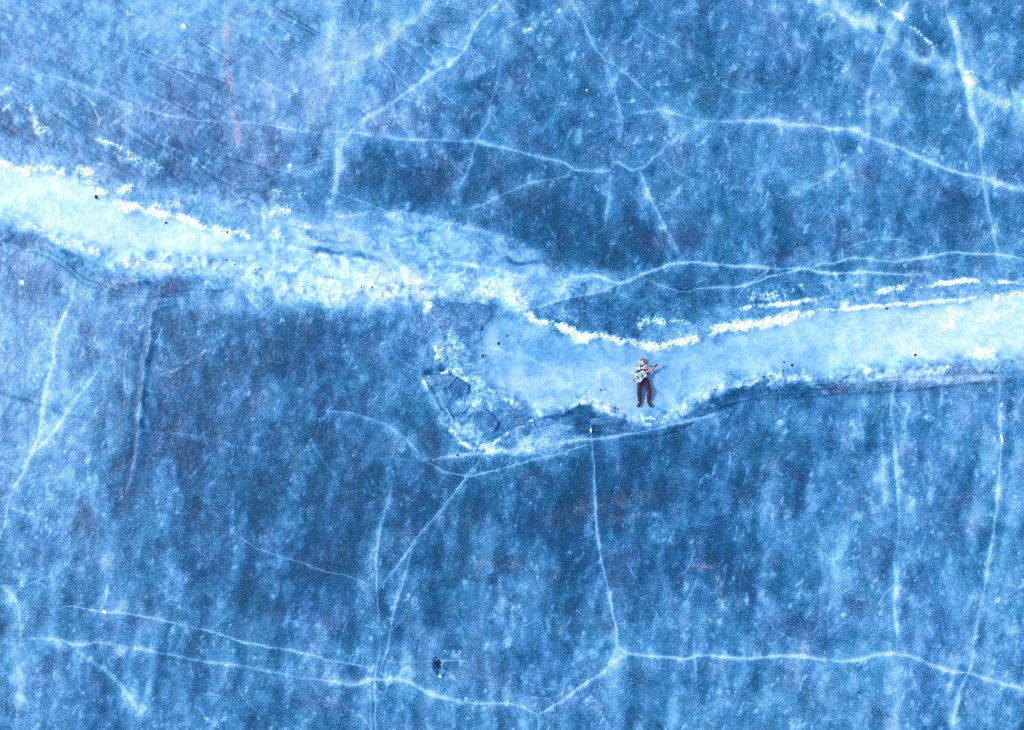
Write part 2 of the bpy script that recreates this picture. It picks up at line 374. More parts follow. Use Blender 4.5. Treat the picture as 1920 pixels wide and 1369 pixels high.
for k in range(420):                             # hairlines all over the clear ice
    x, y = rb.uniform(-40, 1960), rb.uniform(-30, 1400); a0 = rb.choice((rb.gauss(1.5, .35), rb.gauss(1.5, .35), rb.uniform(0, 3.14))); L = rb.choice((rb.uniform(14, 40), rb.uniform(30, 120)))
    bend = rb.uniform(-.7, .7)
    br = [(x + math.cos(a0 + bend * t_) * L * t_, y + math.sin(a0 + bend * t_) * L * t_) for t_ in (0, .25, .5, .75, 1)]
    line_field(wiggle(catmull(br, 5), 2.2, k * .7), rb.uniform(1.0, 1.5), field=crack, amp=rb.uniform(.07, .20), vary=k * .9)
for i, p in enumerate(SCR):
    q = wiggle(catmull(p, 8.0), 1.0, 300 + i)
    dark = i % 3 != 0
    line_field(q, 1.5, field=darkm if dark else scrm, amp=.13 if dark else .17)
    if dark: line_field(q + np.array([1.6, -1.6]), 1.3, field=scrm, amp=.13)
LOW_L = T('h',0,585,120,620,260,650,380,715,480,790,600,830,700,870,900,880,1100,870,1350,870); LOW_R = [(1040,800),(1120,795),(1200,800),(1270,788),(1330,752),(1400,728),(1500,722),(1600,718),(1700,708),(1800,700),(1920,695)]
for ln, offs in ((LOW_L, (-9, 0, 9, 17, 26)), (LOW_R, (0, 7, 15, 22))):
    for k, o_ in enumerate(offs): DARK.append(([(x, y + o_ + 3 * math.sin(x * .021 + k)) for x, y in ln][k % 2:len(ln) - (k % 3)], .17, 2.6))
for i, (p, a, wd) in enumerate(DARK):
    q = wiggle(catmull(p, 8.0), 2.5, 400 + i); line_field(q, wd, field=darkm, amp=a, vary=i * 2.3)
crack *= np.clip(0.95 + 0.12 * fine + .15 * mott2, .3, 1.6); halo *= np.clip(1.0 + 0.14 * mott2 + .12 * streak + 0.05 * fine, 0.45, 1.6)
hazeband = line_field(catmull(T('c',760,-60,1000,60,1200,160,1300,225,1600,380,1790,480,1960,585), 14), 22, amp=.30, taper=False)
frost = .295 + (frost - .30) * 1.18
frost = np.where(frost > .42, .42 + .30 * np.tanh((frost - .42) / .30), frost)      # clear ice never gets as white as snow
frost = np.where(frost < .16, .16 - .10 * np.tanh((.16 - frost) / .10), frost)
frost -= .07 * blob(300, 300, 330, 60, R(14)) + .08 * blob(170, 130, 300, 150) + .04 * blob(30, 700, 120, 160)
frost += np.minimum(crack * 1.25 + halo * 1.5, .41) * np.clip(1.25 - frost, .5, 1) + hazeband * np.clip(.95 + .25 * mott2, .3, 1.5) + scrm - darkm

# ---- the refrozen lead and its snow
_I = np.arange(NX)[None, :]; _J = np.arange(NY)[:, None]
def warped(f, amp):
    return f[(_J + (warp_b * amp).astype(int)) % NY, (_I + (warp_a * amp).astype(int)) % NX]
drift = fnoise(23, 1.7, 0.5, ang=R(-10), p=3.4, cut=.08)
flow = warped(fnoise(22, 1.8, 0.3, ang=R(-9), p=2.8), 8)
noiseB = warped(fnoise(20, 1.5, 0.45, ang=R(-9), p=2.6), 8) * .75 + fnoise(21, .6, .4, p=2.5) * .35
L1 = poly([(-300,270),(0,312),(95,325),(150,345),(200,372),(260,397),(340,412),(410,433),(480,445),(545,470),(500,490),(440,477),(360,478),(290,482),(230,492),(190,472),(130,452),(60,427),(0,405),(-300,330)], 7)
S1 = poly([(-300,335),(0,412),(60,430),(130,452),(190,475),(240,495),(320,485),(420,475),(520,462),(600,475),(720,488),(800,505),(900,515),(975,535),(995,560),(990,592),(950,585),(905,562),(815,552),(800,590),(760,575),(680,572),(640,582),(560,565),(470,548),(400,528),(330,520),(250,520),(180,500),(120,478),(60,450),(0,438),(-300,380)], 9, 7, 5)
M1 = poly([(485,388),(560,405),(640,402),(720,402),(790,405),(870,428),(960,458),(1010,480),(1040,512),(1110,508),(1150,525),(1168,535),(1080,562),(1000,582),(900,515),(720,492),(560,478),(485,455)], 10, 8, 5)
H1 = poly([(-300,240),(0,285),(90,300),(180,330),(260,350),(370,358),(440,375),(490,385),(500,440),(420,430),(340,410),(240,385),(150,340),(0,310),(-300,270)], 12, 8, 6)
RB = (.35 + .65 * sstep(775, 860, _U)) * poly([(790,555),(815,550),(832,610),(900,640),(882,690),(905,715),(950,752),(1000,785),(1040,790),(1010,820),(1060,835),(1000,850),(950,852),(905,848),(862,805),(832,770),(800,745),(750,722),(795,690),(755,655),(805,630),(765,600),(790,580)], 13, 15, 6)
L2 = poly([(915,590),(975,600),(1030,615),(1130,638),(1240,650),(1320,638),(1350,625),(1450,608),(1540,592),(1640,580),(1760,572),(1840,560),(1920,545),(2200,515),(2200,640),(1920,668),(1840,676),(1750,682),(1650,688),(1540,698),(1450,696),(1390,702),(1340,716),(1290,746),(1250,768),(1200,782),(1140,765),(1100,745),(1050,752),(1000,770),(960,752),(915,712),(895,660)], 7)
U2 = poly([(1200,612),(1290,602),(1340,590),(1450,572),(1560,555),(1620,543),(1700,532),(1850,522),(1920,525),(2200,490),(2200,520),(1920,548),(1840,560),(1640,580),(1450,605),(1350,622),(1290,640),(1230,645)], 6, 6, 5)
D1 = poly([(812,562),(860,562),(920,574),(918,602),(897,622),(866,612),(830,600),(812,588)], 3, 3, 2)
D2 = poly([(806,702),(850,705),(876,722),(868,756),(858,740),(846,745),(832,730)], 3, 3, 2)
D3 = poly([(870,770),(915,765),(950,800),(930,830),(900,815),(878,800)], 6, 5, 4)
D4 = poly([(1030,565),(1085,548),(1150,535),(1170,540),(1290,545),(1330,575),(1290,600),(1200,605),(1110,600),(1050,590)], 8, 6, 4)

lvl2 = np.interp(PXg, [880, 960, 1030, 1120, 1220, 1320, 1500, 1700, 1800, 1920, 2200], [.62, .60, .58, .63, .64, .66, .71, .79, .83, .80, .74])[None, :].astype(np.float32)
lvl2 = lvl2 + 0.07 * (blob(1010, 720, 70, 30) + blob(1130, 700, 120, 22)) - 0.05 * blob(1120, 655, 140, 18) - .05 * blob(1240, 715, 40, 40)
lvl1 = np.interp(PXg, [0, 150, 300, 420, 520], [.82, .83, .82, .77, .73])[None, :].astype(np.float32)
lvl1 = lvl1 - .06 * blob(20, 410, 80, 22) - .10 * blob(235, 480, 60, 22)
smoothn = 0.02 * big + 0.025 * mott2 + 0.014 * fine + 0.025 * noiseB + .02 * flow + .03 * wisp2
frost = frost * (1 - H1 * .8) + H1 * .8 * (.58 + .10 * noiseB + .02 * fine)
frost = frost * (1 - M1 * .92) + M1 * .92 * (.62 + .02 * drift + .05 * noiseB + .05 * puff + .03 * mott2 + .012 * fine + .6 * crack)
frost = frost * (1 - U2 * .85) + U2 * .85 * (.54 + .08 * noiseB + .05 * fine)
frost = frost * (1 - RB * .9) + RB * .9 * (.58 + .09 * noiseB + .07 * fine + .05 * grainy)
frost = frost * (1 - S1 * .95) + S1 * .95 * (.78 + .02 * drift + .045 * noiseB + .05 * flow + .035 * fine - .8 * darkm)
frost = frost * (1 - L1) + L1 * (lvl1 + smoothn)
frost = frost * (1 - L2) + L2 * (lvl2 + smoothn + .35 * crack)
frost = frost * (1 - D4 * .8) + D4 * .8 * (.24 + .05 * mott2 + .05 * fine)
frost = frost * (1 - D1 * .9) + D1 * .9 * (.36 + .04 * noiseB + .05 * fine)
frost = frost * (1 - D2 * .9) + D2 * .9 * (.20 + .05 * fine)
frost = frost * (1 - D3 * .7) + D3 * .7 * (.30 + .07 * noiseB)

inb = np.clip(M1 + S1 + RB, 0, 1)
strand = warped(fnoise(24, 2.4, 0.13, ang=R(-9), p=2.6, cut=.02), 7)
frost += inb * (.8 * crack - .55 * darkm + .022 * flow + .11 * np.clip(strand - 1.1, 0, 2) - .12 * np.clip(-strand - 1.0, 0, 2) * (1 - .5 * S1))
for p, wd, am in [(T('i',800,385,880,375,1000,390,1100,410,1240,445), 5, .16), (T('i',150,300,320,345,520,362,590,395), 7, .16), (T('i',560,215,640,230,700,240,760,300), 4, .10), (T('i',380,205,480,235,560,215), 4, .08),
    (T('i',800,510,900,530,1000,545,1090,560), 5, .12), (T('i',960,430,1100,440,1250,470), 14, .08), (T('i',1060,590,1060,640,1020,700,990,720), 6, .14), (T('i',960,760,1100,770,1250,820), 3, .10), (T('j',0,715,80,740,180,790), 3, .10)]:
    frost += am * line_field(wiggle(catmull(p, 6), 2.5, 600 + wd), wd)
for p, wd, am in [(T('i',680,240,740,275,770,310), 12, .10), (T('i',830,420,950,410,1080,425), 10, .07), (T('i',1150,345,1180,375,1220,378), 4, .22), (T('i',150,380,180,420,140,440), 10, .12), (T('i',250,320,420,340,590,370), 4, .12)]:
    frost -= am * line_field(wiggle(catmull(p, 6), 2.5, 650 + wd), wd)
# powder blown off the snow onto the ice next to it
dust = blur(np.clip(S1 + .8 * M1 + .6 * RB + .8 * U2 + H1 + .6 * L2, 0, 1), .45)
frost += .13 * dust * (1 - np.clip(L1 + L2 + M1 + S1 + RB + H1 + U2, 0, 1)) * np.clip(1 + .5 * noiseB + .4 * fine, 0, 2.2)

# snow that lies along the lower edge of the lead, and frost fringes
snowline = np.zeros((NY, NX), np.float32)
for p, wd, am in [
    ([(985,792),(1020,775),(1060,757),(1100,738),(1150,768),(1200,787),(1260,778),(1320,738),(1400,713),(1500,710),(1600,706),(1700,697),(1800,688),(1920,683),(2150,675)], 15, .80),
    ([(1440,700),(1380,705),(1330,720)], 16, .5), ([(1000,770),(1060,745),(1110,735)], 18, .5), ([(1090,745),(1130,765),(1180,780)], 12, .6),
    ([(840,790),(870,800),(890,815)], 12, .85), ([(880,690),(930,720),(990,740)], 20, .35), ([(900,838),(960,848),(1010,845)], 7, .8), ([(1660,705),(1750,712),(1920,700)], 8, .6),
    ([(960,830),(1010,825),(1060,828)], 12, .5), ([(205,525),(250,530),(300,522)], 4, .6), ([(620,402),(660,404),(720,403),(780,405),(840,418),(910,438),(980,462)], 6, .45)]:
    line_field(wiggle(catmull(p, 8), 4, 700 + wd), wd, field=snowline, amp=am, ends=.1)
snowline *= np.clip(0.9 + .30 * noiseB + .07 * fine, .2, 1.6)
frost = frost * (1 - np.clip(snowline, 0, 1)) + np.clip(snowline, 0, 1) * np.maximum(frost, .72 + .06 * noiseB + .02 * fine)

crust = np.zeros((NY, NX), np.float32)
for p, wd, am in [
    ([(968,585),(1000,598),(1040,610),(1070,624),(1095,634),(1130,630),(1170,638),(1205,646),(1240,648),(1270,642),(1308,632)], 8.5, 1.0),
    ([(1336,628),(1350,614),(1400,609),(1450,604),(1480,596),(1510,590),(1540,584)], 8, 1.0), ([(1540,584),(1600,578),(1650,573),(1700,568)], 3.6, 1.0),
    ([(1700,570),(1760,566),(1800,562),(1830,557)], 4, .85), ([(1850,560),(1880,556),(1920,552),(2100,540)], 7, .9),
    ([(1380,580),(1440,572),(1500,566),(1560,553)], 4, .75), ([(1640,548),(1690,540),(1700,534)], 5, .65), ([(1720,540),(1760,532),(1800,527),(1840,528)], 4, .8), ([(1850,533),(1895,530),(1940,535)], 3.5, .8),
    ([(1200,608),(1220,600),(1240,605)], 9, .8), ([(1260,600),(1290,603)], 5, .6), ([(1580,575),(1582,565)], 7, .8), ([(1530,570),(1545,577)], 5, .6),
    ([(1740,605),(1780,597),(1810,585)], 9, .75), ([(1765,615),(1790,608)], 7, .7), ([(1840,600),(1880,590),(1900,575)], 9, .6), ([(1830,665),(1860,655)], 9, .65),
    ([(-200,275),(-60,290),(0,306),(40,316),(90,318),(125,316)], 9, .95), ([(100,322),(140,320),(180,325),(190,340),(165,345),(130,335)], 9, .80), ([(165,352),(190,360),(215,362),(240,352)], 8, .9),
    ([(215,372),(240,388),(270,393),(310,402),(345,410),(370,422),(400,430),(418,432)], 7, .92), ([(430,440),(450,434),(462,440)], 8, .85),
    ([(260,385),(310,380),(340,388)], 9, .5), ([(180,310),(200,312)], 6, .6), ([(300,362),(330,365)], 7, .45), ([(60,310),(90,305)], 7, .5),
    ([(493,392),(496,410),(500,435)], 4, .7), ([(512,395),(530,402),(540,395)], 10, .62), ([(520,440),(535,450)], 9, .75), ([(560,430),(580,425)], 6, .7),
    ([(560,460),(600,455),(640,460)], 7, .55), ([(590,440),(660,455)], 6, .45),
    ([(60,425),(110,445),(160,470),(195,480)], 10, .5), ([(240,500),(290,490),(330,480)], 10, .6), ([(330,485),(380,492),(410,488)], 7, .55), ([(520,495),(560,505),(620,500)], 8, .55),
    ([(640,520),(700,525),(740,520)], 8, .6), ([(705,558),(760,555)], 6, .8), ([(570,548),(620,560),(660,575)], 6, .6), ([(780,545),(800,560),(800,580)], 9, .8), ([(900,545),(950,548),(985,560)], 12, .85),
    ([(930,545),(980,560),(990,580)], 10, .8), ([(830,592),(865,594),(908,605)], 4, .8), ([(800,700),(815,730),(830,760),(845,790)], 4, .55), ([(845,800),(850,815)], 5, .6),
    ([(905,838),(925,848)], 5, .7), (T('i',760,900,830,1020,900,1120), 3.5, .58), (T('i',880,850,960,930,940,1020), 3.5, .7), (T('i',900,690,860,760,820,830), 4, .7), (T('i',980,880,1080,960,1200,1030), 5, .6),
    (T('i',880,1080,930,1180,1000,1230), 5, .62), (T('i',1040,1220,1150,1160,1280,1090), 3.5, .55), (T('i',840,880,900,900,960,935), 3, .7), (T('i',820,760,870,850,880,900), 4, .55), ([(1070,765),(1090,752),(1105,750)], 6, .65), ([(1115,760),(1135,765)], 5, .7), ([(1190,782),(1225,786)], 4, .75), ([(850,700),(900,720),(940,740)], 14, .38),
    ([(185,262),(215,270),(228,277)], 4, .75), ([(55,195),(70,225),(75,240),(100,245)], 9, .45), ([(0,178),(20,165),(30,155)], 5, .5), ([(5,205),(25,195)], 5, .42), ([(220,285),(270,300),(310,312)], 16, .33),
    ([(500,365),(540,355),(580,360)], 12, .42), ([(545,312),(570,310)], 4, .55), ([(415,270),(425,262)], 5, .4), ([(240,15),(255,30)], 8, .4), ([(345,55),(350,60)], 8, .42),
    ([(620,404),(660,405)], 4, .6), ([(1640,0),(1660,15),(1690,38)], 4, .55), ([(1700,45),(1735,75),(1755,95)], 4, .6), ([(1810,137),(1818,138)], 4, .6), ([(985,60),(1010,50),(1030,40)], 6, .33),
    ([(1050,20),(1070,25)], 7, .32), ([(1905,185),(1915,195)], 6, .4), ([(1145,520),(1165,515)], 6, .45), ([(1090,530),(1110,545)], 4, .4),
    ([(1000,600),(1050,590),(1110,600),(1180,610)], 14, .33), ([(1400,560),(1500,545),(1620,530)], 14, .33), ([(440,520),(480,515),(540,525)], 14, .35)]:
    line_field(wiggle(catmull(p, 6), 3, 800 + wd), wd * 1.25, field=crust, amp=am, ends=.08)
rag = fnoise(31, 0.16, p=1.5); rag2 = fnoise(32, 0.9, p=2.4)
cell = fnoise(33, 0.42, p=3.2, cut=.05)
crust *= 1 - .38 * S1
crust_n = sstep(.34, 1.0, crust + .15 * rag + .15 * rag2 + .10 * cell - .04) * sstep(.08, .25, crust)
frost += .20 * np.clip(crust, 0, 1) * np.clip(.8 + .4 * rag2 + .25 * rag, 0, 2) * np.clip(1.15 - frost, .1, 1)
frost = np.maximum(frost, frost * (1 - crust_n) + crust_n * (1.0 + .05 * rag))
snowm = np.clip(np.maximum(crust_n, np.maximum(S1 * .7, snowline)), 0, 1)

# pink-brown tint in the ice, and the sun's pink on ridge edges, painted in
pink = np.zeros((NY, NX), np.float32)
for p, wd, am in [(T('a',1330,30,1345,90,1290,140,1265,210,1270,290,1280,400,1300,520,1310,640,1335,720,1340,800,1360,880), 4.0, .8), (T('f',1150,370,1300,310,1450,270,1600,240,1760,225), 14, .22),
    (T('f',1440,360,1560,340,1700,330), 8, .4), (T('f',850,575,1000,560,1100,565,1260,600), 16, .2), (T('g',195,650,175,720,150,820), 8, .6), (T('g',215,630,340,630), 4, .6), (T('g',345,640,360,830), 6, .4), (T('g',210,850,350,870), 12, .35),
    (T('b',1310,60,1200,100,1100,130,1000,190,940,260,870,340,820,430), 3, .55), (T('b',140,880,200,800,300,720,420,700), 10, .3), (T('d',930,600,1000,570,1080,515,1180,460), 3, .25), (T('d',620,75,720,90,820,75), 4, .6),
    (T('h',0,630,60,615), 4, .8), (T('h',220,650,300,670), 5, .6), (T('h',560,870,680,890), 7, .35), (T('k',500,940,700,930,900,910,1100,890,1400,870,1760,870), 12, .40), (T('j',180,440,300,405,430,375,560,345), 4, .5),
    (T('f',1400,1300,1480,1230,1560,1150), 12, .3), (T('b',650,1000,720,950), 30, .22), (T('h',1340,300,1380,450,1450,560), 20, .25), (T('c',150,760,230,900), 40, .15), (T('i',330,155,480,165), 4, .6), (T('i',900,180,1000,210,1200,285), 6, .35)]:
    line_field(wiggle(catmull(p, 8), 3, 900 + wd), wd, field=pink, amp=am, vary=None if am == .8 else wd * 1.7 + am)
pink = np.clip(pink * (0.75 + .7 * fine + .5 * mott2 + .3 * grainy), 0, 1) * (.50 + .8 * sstep(600, 480, _U))
mauve = np.clip(.04 + .14 * fnoise(41, 2.5, p=2.4) + .25 * blob(560, 150, 260, 160) + .15 * blob(300, 250, 300, 150) - .15 * blob(1100, 800, 500, 300), 0, 1) * (1 - np.clip(L1 + L2 + M1, 0, 1) * .8)

# ---- relief
lump = fnoise(51, 0.55, p=2.6, cut=0.04); lump2 = fnoise(52, 0.22, p=2.4, cut=0.03)
rid = drift
lead = np.clip(L1 + L2, 0, 1)
plate = 1 - np.clip(lead + .4 * M1, 0, 1)
relief = plate * .05 + .006 * mott2 * plate + .0035 * fine
relief += S1 * (.012 * lump + .050 * rid + .003 * lump2 + .005 * np.clip(strand, -2, 2) + .03) + RB * (.030 * lump + .004 * lump2 + .020 * rid) + snowline * (.04 + .026 * lump + .003 * lump2)
relief += crust_n * (.025 + .008 * lump2) + H1 * (.010 * lump + .004 * lump2) + U2 * (.008 * lump + .004 * lump2) + M1 * (.026 * rid + .004 * lump + .004 * np.clip(strand, -2, 2))
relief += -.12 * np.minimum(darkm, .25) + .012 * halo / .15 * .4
for p, wd, h in [(T('i',0,312,150,300,320,345,560,370), 7, .08), (T('i',30,440,200,420,400,470,560,480), 6, .08), (T('i',180,490,330,520,480,505,740,480), 7, .09), (T('i',600,300,760,330,800,350), 8, .05),
    (T('i',0,480,160,490,300,560,480,590), 7, .08), (T('i',820,420,980,440,1100,480,1230,500), 7, .07), (T('i',700,440,850,500,1000,530), 6, .06), (T('h',380,600,520,660,640,700), 6, .07), (T('h',900,800,1100,780,1300,800,1500,820), 6, .08),
    (T('h',1500,700,1700,690,1900,700), 7, .07), (T('i',830,700,900,690,960,760,1060,840), 8, .06), (T('i',900,860,1000,900,1100,980,1200,1010), 8, .07), (T('k',300,900,600,870,900,820,1200,790,1500,780,1760,750), 6, .07),
    (T('k',600,810,800,790,1000,780,1200,770), 6, .05), (T('h',0,460,120,500,260,590), 6, .06),
    (T('h',0,640,70,610), 4, .10), (T('h',200,640,300,670,380,715), 6, .12), (T('h',600,850,700,872,820,860), 5, .13), (T('h',300,600,420,640,560,690), 9, .10), (T('h',660,770,780,720,900,715,1100,730,1240,750), 10, .13),
 (T('j',180,440,300,405,430,375,560,345), 5, .07), (T('i',560,530,640,520,720,535), 8, .12),
    (T('i',800,385,880,375,1000,390,1100,410,1240,440), 6, .07), (T('i',1280,1070,1400,1060,1470,1015,1560,1020), 6, .12), (T('j',640,1110,760,1115,860,1125), 6, .10), (T('j',160,1100,330,1080,420,1020), 6, .10),
    (T('k',0,890,200,880,340,890,520,870), 7, .10), (T('k',600,840,800,830,1000,800,1200,800), 8, .08), (T('d',975,212,888,235,862,262,852,340,842,430,832,490,814,550,818,610,802,700,792,800,787,900,778,1000), 6, .06),
    (T('i',770,900,830,1020,880,1110,960,1200,1040,1230), 6, .10), (T('i',150,300,320,345,520,360), 9, .06), (T('j',0,460,100,520,230,560,350,610,500,610,650,650,780,680), 7, .05)]:
    relief += 1.35 * h * line_field(wiggle(catmull(p, 8), 3, 1000 + wd), wd) * (.9 + .25 * lump)
# tilted broken plates
for m, gx_, gy_, h0 in [(D1, .25, -.2, .03), (D2, -.5, .6, .03), (D3, .6, .4, .02)]:
    cxm = (m * _U).sum() / m.sum(); cym = (m * _V).sum() / m.sum()
    relief += m * (h0 + .0016 * (gx_ * (_U - cxm) + gy_ * (_V - cym)))
HOLE = (821, 1248)
hole_m = blob(HOLE[0], HOLE[1], 9, 20, R(-10))
calm = sstep(60, 38, np.hypot((_U - 1205) * .9, (_V - 720) * .75))      # the flat ice the musician lies on
relief = relief * (1 - calm * .9)
relief = np.clip(blur(relief, .02), -.2, .35) - .16 * sstep(.35, .7, hole_m)

# ------------------------------------------------------------------ one ice sheet that runs on to the horizon
def axis(core, step0):
    ext = []; s = step0; v = core[-1]
    while v < 6000:
        s = min(s * 1.25, max(.30, v * .12)); v += s; ext.append(v)
    ext = np.array(ext)
    neg = core[0] - (ext - core[-1])
    return np.concatenate([neg[::-1], core, ext]), len(ext)
ax, ex = axis(gx, DX); ay, ey = axis(gy, DX)
def mirror(v, v0, n):                    # the pattern goes on, reflected, beyond the finely meshed part
    k = np.rint((v - v0) / DX).astype(np.int64) % (2 * n - 2)
    return np.where(k >= n, 2 * n - 2 - k, k)
ixc = mirror(ax, gx[0], NX); iyc = mirror(ay, gy[0], NY)
def full(f): return f[iyc][:, ixc]
AX, AY = np.meshgrid(ax, ay)
nvx, nvy = len(ax), len(ay)
co = np.empty((nvy, nvx, 3), np.float32); co[..., 0] = AX; co[..., 1] = AY; co[..., 2] = full(relief)
idx = np.arange(nvx * nvy, dtype=np.int32).reshape(nvy, nvx)
quads = np.stack([idx[:-1, :-1], idx[:-1, 1:], idx[1:, 1:], idx[1:, :-1]], -1).reshape(-1, 4)
me = bpy.data.meshes.new('ice_sheet')
me.vertices.add(nvx * nvy); me.vertices.foreach_set('co', co.ravel())
me.loops.add(quads.size); me.loops.foreach_set('vertex_index', quads.ravel())
me.polygons.add(len(quads)); me.polygons.foreach_set('loop_start', np.arange(0, quads.size, 4, dtype=np.int32))
me.polygons.foreach_set('use_smooth', np.ones(len(quads), bool))
def attr(name, r, g, b):
    a = me.attributes.new(name, 'FLOAT_COLOR', 'POINT')
    d = np.ones((nvy, nvx, 4), np.float32); d[..., 0] = full(r); d[..., 1] = full(g); d[..., 2] = full(b)
    a.data.foreach_set('color', d.ravel())
grain_amp = np.clip(1 - np.clip(L1 + L2, 0, 1) * .66 - M1 * .45 - S1 * .55 - H1 * .3 - .35 * topl, .15, 1)
attr('ice_cloud', np.clip(frost, 0, 1.2), snowm, pink)
attr('ice_grain', grain_amp, mauve.astype(np.float32), np.clip(crust_n, 0, 1))
me.update(); me.validate()

def ice_material():
    m, t, b = new_mat('frosted_lake_ice')
    geo = N(t, 'ShaderNodeNewGeometry'); P = geo.outputs['Position']
    A = N(t, 'ShaderNodeAttribute', attribute_name='ice_cloud'); B = N(t, 'ShaderNodeAttribute', attribute_name='ice_grain')
    sa = N(t, 'ShaderNodeSeparateColor'); sb = N(t, 'ShaderNodeSeparateColor')
    t.links.new(A.outputs['Color'], sa.inputs[0]); t.links.new(B.outputs['Color'], sb.inputs[0])
    frost_s, snow_s, pink_s = sa.outputs; grain_s, mauve_s, crust_s = sb.outputs
    def noise(scale, detail=3, rough=.6, dist=0.0, vec=P):
        n = N(t, 'ShaderNodeTexNoise'); n.inputs['Scale'].default_value = scale; n.inputs['Detail'].default_value = detail
        n.inputs['Roughness'].default_value = rough; n.inputs['Distortion'].default_value = dist
        t.links.new(vec, n.inputs['Vector']); return n.outputs[0]
    g1 = noise(20, 1.5, .8)                       # crystal grain, 5-10 cm
    g2 = noise(3.0, 4, .7)                       # small clouds
    fib = noise(3.4, 2.5, .6, 1.8)               # hair-like squiggles in the frost
    f = mathn(t, 'SUBTRACT', fib, 0.5); f = mathn(t, 'ABSOLUTE', f); f = mathn(t, 'MULTIPLY', f, -34.0); f = mathn(t, 'ADD', f, 1.0, clamp=True)
    fmask = mathn(t, 'MULTIPLY', mathn(t, 'SUBTRACT', g2, 0.40), 3.0, clamp=True)
    f = mathn(t, 'MULTIPLY', f, fmask)
    v = N(t, 'ShaderNodeTexVoronoi'); v.inputs['Scale'].default_value = 5.0; t.links.new(P, v.inputs['Vector'])
    vd = mathn(t, 'MULTIPLY', v.outputs['Distance'], -9.0); vd = mathn(t, 'ADD', vd, 1.3, clamp=True)
    vr = N(t, 'ShaderNodeSeparateColor'); t.links.new(v.outputs['Color'], vr.inputs[0])
    keep = mathn(t, 'GREATER_THAN', vr.outputs[0], 0.72); vd = mathn(t, 'MULTIPLY', vd, keep)
    gs = N(t, 'ShaderNodeMapRange', interpolation_type='SMOOTHSTEP'); gs.inputs['From Min'].default_value = .50; gs.inputs['From Max'].default_value = .74; t.links.new(g1, gs.inputs['Value'])
    dens = mathn(t, 'ADD', mathn(t, 'MULTIPLY', mathn(t, 'SUBTRACT', noise(.9, 3, .65), .36), 2.6, clamp=True), .30)      # frost needles stand denser in some places
    a1 = mathn(t, 'ADD', mathn(t, 'MULTIPLY', mathn(t, 'SUBTRACT', g1, 0.5), .36), mathn(t, 'MULTIPLY', mathn(t, 'SUBTRACT', gs.outputs[0], .2), mathn(t, 'MULTIPLY', dens, .20)))
    a2 = mathn(t, 'MULTIPLY', mathn(t, 'SUBTRACT', g2, 0.5), 0.14)
    a3 = mathn(t, 'MULTIPLY', f, 0.22); a4 = mathn(t, 'MULTIPLY', vd, 0.16)
    s = mathn(t, 'ADD', mathn(t, 'ADD', a1, a2), mathn(t, 'ADD', a3, a4))
    s = mathn(t, 'MULTIPLY', s, grain_s)
    val = mathn(t, 'ADD', frost_s, s)
    cr = N(t, 'ShaderNodeValToRGB'); r = cr.color_ramp; r.interpolation = 'LINEAR'
    stops = [(0.0, (.006, .045, .120)), (.18, (.011, .098, .232)), (.36, (.042, .212, .445)), (.54, (.135, .395, .69)), (.72, (.36, .65, .86)), (.86, (.62, .83, .92)), (1.0, (.92, .94, .94))]
    r.elements[0].position, r.elements[0].color = stops[0][0], (*stops[0][1], 1)
    r.elements[1].position, r.elements[1].color = stops[-1][0], (*stops[-1][1], 1)
    for p, c in stops[1:-1]:
        e = r.elements.new(p); e.color = (*c, 1)
    t.links.new(val, cr.inputs[0])
    hs = N(t, 'ShaderNodeHueSaturation'); hs.inputs['Saturation'].default_value = .99; t.links.new(cr.outputs[0], hs.inputs['Color'])
    hn = noise(.35, 3, .6); t.links.new(mathn(t, 'ADD', mathn(t, 'MULTIPLY', hn, .040), .4745), hs.inputs['Hue'])
    cr_out = hs.outputs[0]
    # grey-mauve silt in the ice
    hsv = N(t, 'ShaderNodeHueSaturation'); hsv.inputs['Hue'].default_value = .512; hsv.inputs['Saturation'].default_value = .80; hsv.inputs['Value'].default_value = 1.0
    t.links.new(cr_out, hsv.inputs['Color'])
    mx = N(t, 'ShaderNodeMix', data_type='RGBA'); t.links.new(cr_out, mx.inputs[6]); t.links.new(hsv.outputs[0], mx.inputs[7])
    n3 = noise(0.9, 4, .65); mm = mathn(t, 'MULTIPLY', mathn(t, 'ADD', mauve_s, mathn(t, 'MULTIPLY', mathn(t, 'SUBTRACT', n3, .5), 1.2)), 1.0, clamp=True)
    t.links.new(mm, mx.inputs[0])
    pk = N(t, 'ShaderNodeMix', data_type='RGBA'); pk.inputs[7].default_value = (.80, .47, .42, 1)
    t.links.new(mx.outputs[2], pk.inputs[6])
    pm = mathn(t, 'MULTIPLY', pink_s, mathn(t, 'MULTIPLY', mathn(t, 'SUBTRACT', g1, .38), 3.5, clamp=True), clamp=True)
    t.links.new(mathn(t, 'MULTIPLY', pm, .8), pk.inputs[0])
    t.links.new(pk.outputs[2], b.inputs['Base Color'])
    ro = N(t, 'ShaderNodeMapRange'); ro.inputs['To Min'].default_value = .38; ro.inputs['To Max'].default_value = .8
    t.links.new(snow_s, ro.inputs['Value']); t.links.new(ro.outputs[0], b.inputs['Roughness'])
    b.inputs['IOR'].default_value = 1.31; b.inputs['Specular IOR Level'].default_value = .35
    bh = mathn(t, 'ADD', mathn(t, 'MULTIPLY', g1, .5), mathn(t, 'MULTIPLY', g2, .35))
    bp = N(t, 'ShaderNodeBump'); bp.inputs['Distance'].default_value = .035
    t.links.new(bh, bp.inputs['Height'])
    bst = mathn(t, 'ADD', mathn(t, 'MULTIPLY', grain_s, .45), mathn(t, 'MULTIPLY', snow_s, .12), clamp=True)
    t.links.new(bst, bp.inputs['Strength']); t.links.new(bp.outputs[0], b.inputs['Normal'])
    return m
M_ice = ice_material()
